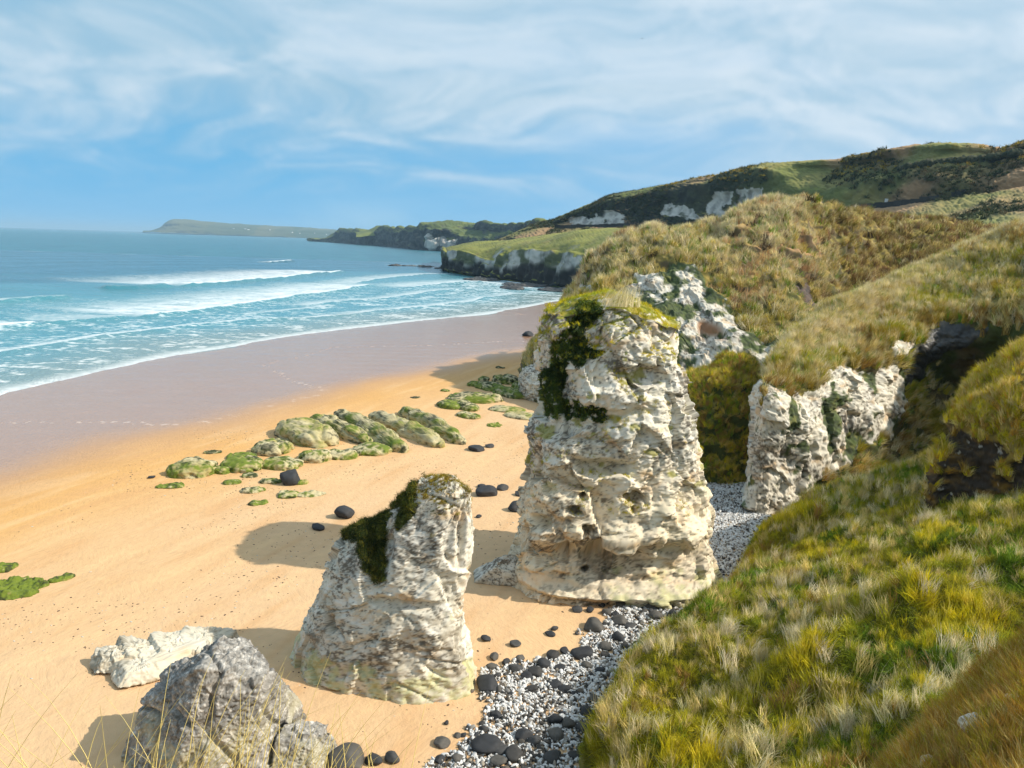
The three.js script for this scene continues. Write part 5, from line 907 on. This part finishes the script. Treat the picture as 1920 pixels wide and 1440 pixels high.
grow('dune_grass', MID, 90000, (p, n) => flat(0.25)(p, n) && inView(p, 1.05) && p.y > 2 && worley(p.x * 0.85, p.y * 0.85, p.z * 0.85)[0] < 0.30 + 0.35 * rg(), COARSE, (p) => (0.8 + 0.6 * rg()) * (0.8 + 0.4 * ss(-0.3, 0.4, patch(p, 0.3, 12))), hillHue, { wind: 0.6, spread: 0.5, up: 0.55 });
grow('mound_grass', MOUND, 9000, (p, n) => n.y > 0.1, MARRAM, () => 0.7 + 0.4 * rg(), (p) => jit(rg() < 0.45 + 0.8 * patch(p, 0.5, 2) ? mix3(GOLD, STRAW, rg()) : rg() < 0.4 ? BROWN : mix3(OLIVE, GREEN, rg())), { up: 0.4 });
grow('spur_grass', SPUR, 26000, (p, n) => worley(p.x * 1.6, p.y * 1.6, p.z * 1.6)[0] < 0.3 + 0.4 * rg(), MARRAM, () => 0.6 + 0.45 * rg(), (p) => { const r = rg(); return jit(r < 0.35 ? STRAW : r < 0.6 ? GOLD : r < 0.8 ? [0.50, 0.28, 0.03] : OLIVE); }, { up: 0.5, wind: 0.5, spread: 0.5 });
const FINE = [71, 72].map((k) => tuftGeo(k, 26, { len: 0.26, wide: 0.007, foot: 0.07, lean: 0.6, wind: 0.2, seg: 3 }));
grow('bank_grass', BANK, 26000, (p) => p.z < -4 && worley(p.x * 6, p.y * 6, p.z * 6)[0] < 0.3 + 0.45 * rg(), FINE, () => 0.6 + 0.6 * rg(), (p) => { const r = rg(), q = patch(p, 1.3, 3); return jit(r < 0.3 + 0.4 * q ? [0.50, 0.27, 0.03] : r < 0.55 ? BROWN : r < 0.8 ? OLIVE : STRAW); }, { up: 0.5, wind: 0.4, spread: 0.6 });
// scrub and gorse on the back hill
grow('hill_scrub', backHill.geometry, 30000, (p) => p.x < 190 && p.y > 8 && fbm(p.x * 0.03 + 2, p.y * 0.05, p.z * 0.03, 4) > 0.05 + 0.25 * rg(), LEAFY, () => 5 + 5 * rg(), (p) => jit(p.y > 46 && rg() < 0.35 ? [0.40, 0.28, 0.02] : rg() < 0.25 ? [0.13, 0.10, 0.04] : [0.05, 0.065, 0.02]), { up: 0.7 });
grow('hill_shrubs', MID, 200, (p, n) => p.y > 8 && inView(p), LEAFY, () => 3 + 3 * rg(), () => jit([0.10, 0.07, 0.03]), { up: 0.7 });
// plants on the stacks
const onBigVeg = (p) => vegAt(bigVeg, p) && p.z > -36;
grow('grass_cap', BIG, 9000, (p, n) => p.y > 10.2 && n.y > 0.6 + 0.35 * fbm(p.x * 1.4, p.y, p.z * 1.4, 4), SHORT, () => 0.7 + 0.5 * rg(), (p) => jit(mix3(mix3(OLIVE, GREEN, rg()), GOLD, ss(-0.4, 0.4, patch(p, 0.6, 3)))), { up: 0.5, parent: bigStack });
grow('ivy', BIG, 60000, (p, n) => onBigVeg(p) && n.z > -0.3, LEAFY, () => 0.6 + 0.5 * rg(), (p) => jit(rg() < 0.15 ? [0.26, 0.27, 0.03] : mix3([0.03, 0.055, 0.008], [0.09, 0.14, 0.016], ss(-0.3, 0.5, patch(p, 1.0, 3)))), { up: 0.15, parent: bigStack });
grow('ledge_moss', BIG, 26000, (p, n) => n.y > 0.30 && n.z > -0.2 && p.y > 3.5 && p.y < 10.2 && patch(p, 0.9, 2) > 0.22, SHORT, () => 0.4 + 0.3 * rg(), () => jit(mix3(OLIVE, GOLD, rg() * 0.5)), { up: 0.4, parent: bigStack });
grow('shoulder_grass', SML, 60000, (p, n) => vegAt(smlVeg, p, 0.2) && (n.z > -0.5 || n.y > 0.3), SHORT, () => 0.7 + 0.5 * rg(), (p) => jit(rg() < 0.2 ? [0.28, 0.25, 0.03] : mix3([0.03, 0.05, 0.007], [0.09, 0.11, 0.014], ss(-0.3, 0.5, patch(p, 1.0, 3)))), { up: 0.2, parent: smallStack });
grow('grass_cap', SML, 14000, (p, n) => p.y > 5.75 && n.y > 0.62, SHORT, () => 0.45 + 0.3 * rg(), () => jit(mix3([0.22, 0.12, 0.015], OLIVE, rg() * 0.7)), { up: 0.3, parent: smallStack });
// ---- single tussocks that stand out
const stackTop = (px, py) => { const c = new THREE.Raycaster(V(0, EYE, 0), ray(px, py).normalize()), h = c.intersectObject(bigRock, false)[0]; return h ? h.point : at(px, py, 36); };
function tussock(label, p, geo, size, color, turn) { const m = mesh('grass_tussock', geo, new THREE.MeshPhysicalMaterial({ color: lin(...color), roughness: 0.85, side: THREE.DoubleSide, transmission: 0.3, thickness: 0, specularIntensity: 0.3 })); m.position.copy(p); m.scale.setScalar(size); m.rotation.y = turn; return tag(m, label, 'grass tussock'); }
tussock('pale dry grass tussock blowing on top of the great stack', stackTop(1165, 572), tuftGeo(51, 260, { len: 1.1, wide: 0.03, foot: 0.8, lean: 0.4, wind: 0.4, droop: 0.6 }), 1.1, PALE, -0.2);
// ---- dry blades rooted at the viewer's feet
function dryClump(label, x, z, n, seed, spreadX, lean, long) {
  const r = mulberry(seed), pos = [], idx = [];
  for (let b = 0; b < n; b++) {
    const x0 = (r() - 0.5) * spreadX, z0 = (r() - 0.5) * 0.4, l = long * (0.35 + 0.65 * r()), dx = lean + (r() - 0.5) * 0.9 + (r() < 0.12 ? -1.2 : 0), dz = (r() - 0.5) * 0.5, w = 0.002 + 0.0018 * r(), bow = 0.2 + 0.7 * r(), base = pos.length / 3, K = 7;
    for (let s = 0; s <= K; s++) { const t = s / K, k = w * (1 - 0.8 * t), cx = x0 + dx * l * t * (0.5 + 0.5 * bow * t), cy = l * t * (1 - 0.30 * bow * t * t) - 0.06, cz = z0 + dz * l * t; for (let q = 0; q < 3; q++) pos.push(cx + k * Math.cos(q * 2.094), cy + k * 0.4 * Math.sin(q * 2.094), cz + k * Math.sin(q * 2.094)); if (s < K) for (let q = 0; q < 3; q++) { const a = base + s * 3 + q, c = base + s * 3 + (q + 1) % 3; idx.push(a, c, a + 3, c, c + 3, a + 3); } }
  }
  const m = mesh('dry_grass_clump', geoFrom(new Float32Array(pos), new Uint32Array(idx)), std({ color: lin(0.74, 0.57, 0.20), roughness: 0.8 }));
  m.position.set(x, 12.86 - 0.05 * Math.abs(x), z); return tag(m, label, 'grass clump');
}
dryClump('densest straw grass clump in front of the grey foreground rock', -0.98, -2.35, 200, 61, 0.6, 0.40, 0.92);
dryClump('thin straw grass blades right of the densest clump', -0.55, -2.35, 70, 62, 0.45, 0.30, 0.78);
dryClump('sparse long straw blades at the lower corner over bare sand', -1.62, -2.4, 44, 63, 0.7, 0.62, 0.95);
dryClump('few leaning straw blades between corner blades and densest clump', -1.3, -2.3, 50, 64, 0.35, 0.55, 0.95);

// ================================================================ SMALL THINGS FAR OFF
const caster = new THREE.Raycaster();
function onHill(m, px, py, fall) { caster.set(V(0, EYE, 0), ray(px, py).normalize()); const h = caster.intersectObject(m, false)[0]; return h ? h.point : at(px, py, fall); }
// ---- houses on the far headland
[[438, 429], [460, 429.5], [466, 431], [506, 431.5], [548, 436], [562, 438], [590, 437.5], [612, 440]].forEach(([a, b], i) => {
  const p = onHill(farHill, a, b, 6700), g = group('farmhouse', p.clone().add(V(0, -1, 0))), s = 1 + 0.25 * (i % 3);
  g.rotation.y = 0.3 * i;
  mesh('wall', new THREE.BoxGeometry(13 * s, 6, 7).translate(0, 3, 0), std({ color: lin(0.78, 0.77, 0.73) }), g);
  const r = new THREE.Shape([new THREE.Vector2(-4, 0), new THREE.Vector2(4, 0), new THREE.Vector2(0, 3.6)]);
  mesh('roof', new THREE.ExtrudeGeometry(r, { depth: 13.4 * s, bevelEnabled: false }).rotateY(Math.PI / 2).translate(-6.7 * s, 6.02, 0), std({ color: lin(0.06, 0.06, 0.065) }), g);
  tag(g, ['white farmhouse highest on the far headland', 'white farmhouse second along the far headland ridge', 'low white house just below the second farmhouse', 'white house in the middle of the far headland', 'white house above the far headland shore', 'long white house nearest the far headland shore', 'lone white house toward the dark headland', 'last white house beside the dark headland'][i], 'house', 'houses on the far headland');
});
// ---- dry stone walls beside the coast road
function wall(label, pts, high, tone) {
  const P = pts.map(([a, b, d]) => onHill(backHill, a, b, d)), g = [];
  for (let i = 0; i < P.length - 1; i++) {
    const n = Math.max(2, Math.round(P[i].distanceTo(P[i + 1]) / 3));
    for (let k = 0; k < n; k++) {
      const p = P[i].clone().lerp(P[i + 1], k / n), q = P[i].clone().lerp(P[i + 1], (k + 1) / n), l = p.distanceTo(q), h = high * (0.85 + 0.3 * rg());
      g.push(new THREE.BoxGeometry(l * 1.02, h, 0.7 + 0.05 * (k % 2)).applyMatrix4(M4(p.lerp(q, 0.5).add(V(0, h * 0.35, 0.02 * (k % 2))), QE(0, -Math.atan2(q.z - p.z, q.x - p.x), 0), V(1, 1, 1))));
    }
  }
  return tag(mesh('stone_wall', weather(mergeVertices(mergeGeometries(g).deleteAttribute('uv')), null, (p) => { const k = 0.7 + 0.6 * fbm(p.x * 0.6, p.y, p.z * 0.6, 2); return [tone * k, tone * k * 0.95, tone * k * 0.85]; }), ROCKM), label, 'wall');
}
wall('dark stone wall along the coast road behind the dune hill', [[1596, 394, 310], [1640, 390, 300], [1690, 385, 292], [1740, 377, 283], [1790, 368, 275], [1815, 364, 270]], 2.0, 0.05);
wall('long dark roadside wall beneath the low white cliff', [[1040, 428, 450], [1090, 427, 440], [1140, 426, 430], [1190, 424, 420], [1240, 421, 400]], 2.0, 0.05);
{ // a hedge of rough bushes grown together
  const pts = [[1690, 318, 300], [1745, 308, 295], [1800, 303, 290], [1850, 299, 285], [1920, 288, 280]].map(([x, y, d]) => onHill(backHill, x, y, d)), g = [];
  for (let i = 0; i < pts.length - 1; i++) { const n = Math.round(pts[i].distanceTo(pts[i + 1]) / 1.1); for (let k = 0; k < n; k++) { const p = pts[i].clone().lerp(pts[i + 1], k / n).add(V(rg() - 0.5, 0.2 * rg(), rg() - 0.5)), r = 0.7 + 1.0 * rg(); g.push(new THREE.IcosahedronGeometry(r, 4).deleteAttribute('uv').scale(1.2, 0.9, 1).translate(p.x, p.y + 0.3, p.z)); } }
  const h = weather(mergeVertices(mergeGeometries(g).deleteAttribute('normal'), 1e-4), (p) => 0.7 * fbm(p.x * 1.2, p.y * 1.2, p.z * 1.2, 3, 0.7), (p) => mix3([0.025, 0.033, 0.012], [0.07, 0.065, 0.03], ss(-0.3, 0.5, fbm(p.x * 0.8, p.y * 0.8, p.z * 0.8, 3))));
  tag(mesh('hedge', h, TURFM), 'dark ragged hedge crossing the slope under the skyline notch', 'hedge');
}
// ---- white double sign by the road
{
  const p = onHill(backHill, 1664, 386, 292), g = group('road_sign', p.clone().add(V(0, -0.3, 0))), w = std({ color: lin(0.75, 0.76, 0.74), roughness: 0.6 });
  for (const x of [-0.8, 0.8]) { mesh('post', new THREE.CylinderGeometry(0.09, 0.1, 3, 8).translate(x, 1.5, 0), w, g); mesh('panel', new THREE.BoxGeometry(1.2, 1.3, 0.08).translate(x * 0.84, 2.2, 0.12), w, g); }
  tag(g, 'small white double road sign above the dark stone wall', 'sign');
}
// ---- a bird high over the bay
{
  const w = (s) => { const q = [[0, 0, -0.12], [0.25 * s, 0.10, -0.14], [0.62 * s, 0.02, 0.06], [0.28 * s, 0.085, 0.08], [0, -0.02, 0.12]]; const f = [[0, 1, 4], [1, 3, 4], [1, 2, 3]], up = q, dn = q.map(([x, y, z]) => [x, y - 0.025, z]); return { p: [...up, ...dn].flat(), i: [...f, ...f.map(([a, b, c]) => [a + 5, c + 5, b + 5])].flat() }; };
  const part = (o) => geoFrom(new Float32Array(o.p), new Uint32Array(o.i));
  const body = mergeVertices(new THREE.SphereGeometry(0.09, 10, 8).scale(0.9, 0.8, 3).deleteAttribute('uv').deleteAttribute('normal')); body.computeVertexNormals();
  const b = mesh('gull', mergeGeometries([body, part(w(1)), part(w(-1))]), std({ color: lin(0.10, 0.10, 0.11) }));
  b.position.copy(at(1204, 72, 240)); b.rotation.set(0.1, 0.5, 0.2); tag(b, 'tiny dark gull gliding high in the cloudy sky', 'bird');
}
// ---------------------------------------------------------------- sea air
scene.fog = new THREE.FogExp2(new THREE.Color().setRGB(0.42, 0.66, 0.86), 0.00009);
renderer.render(scene, camera);
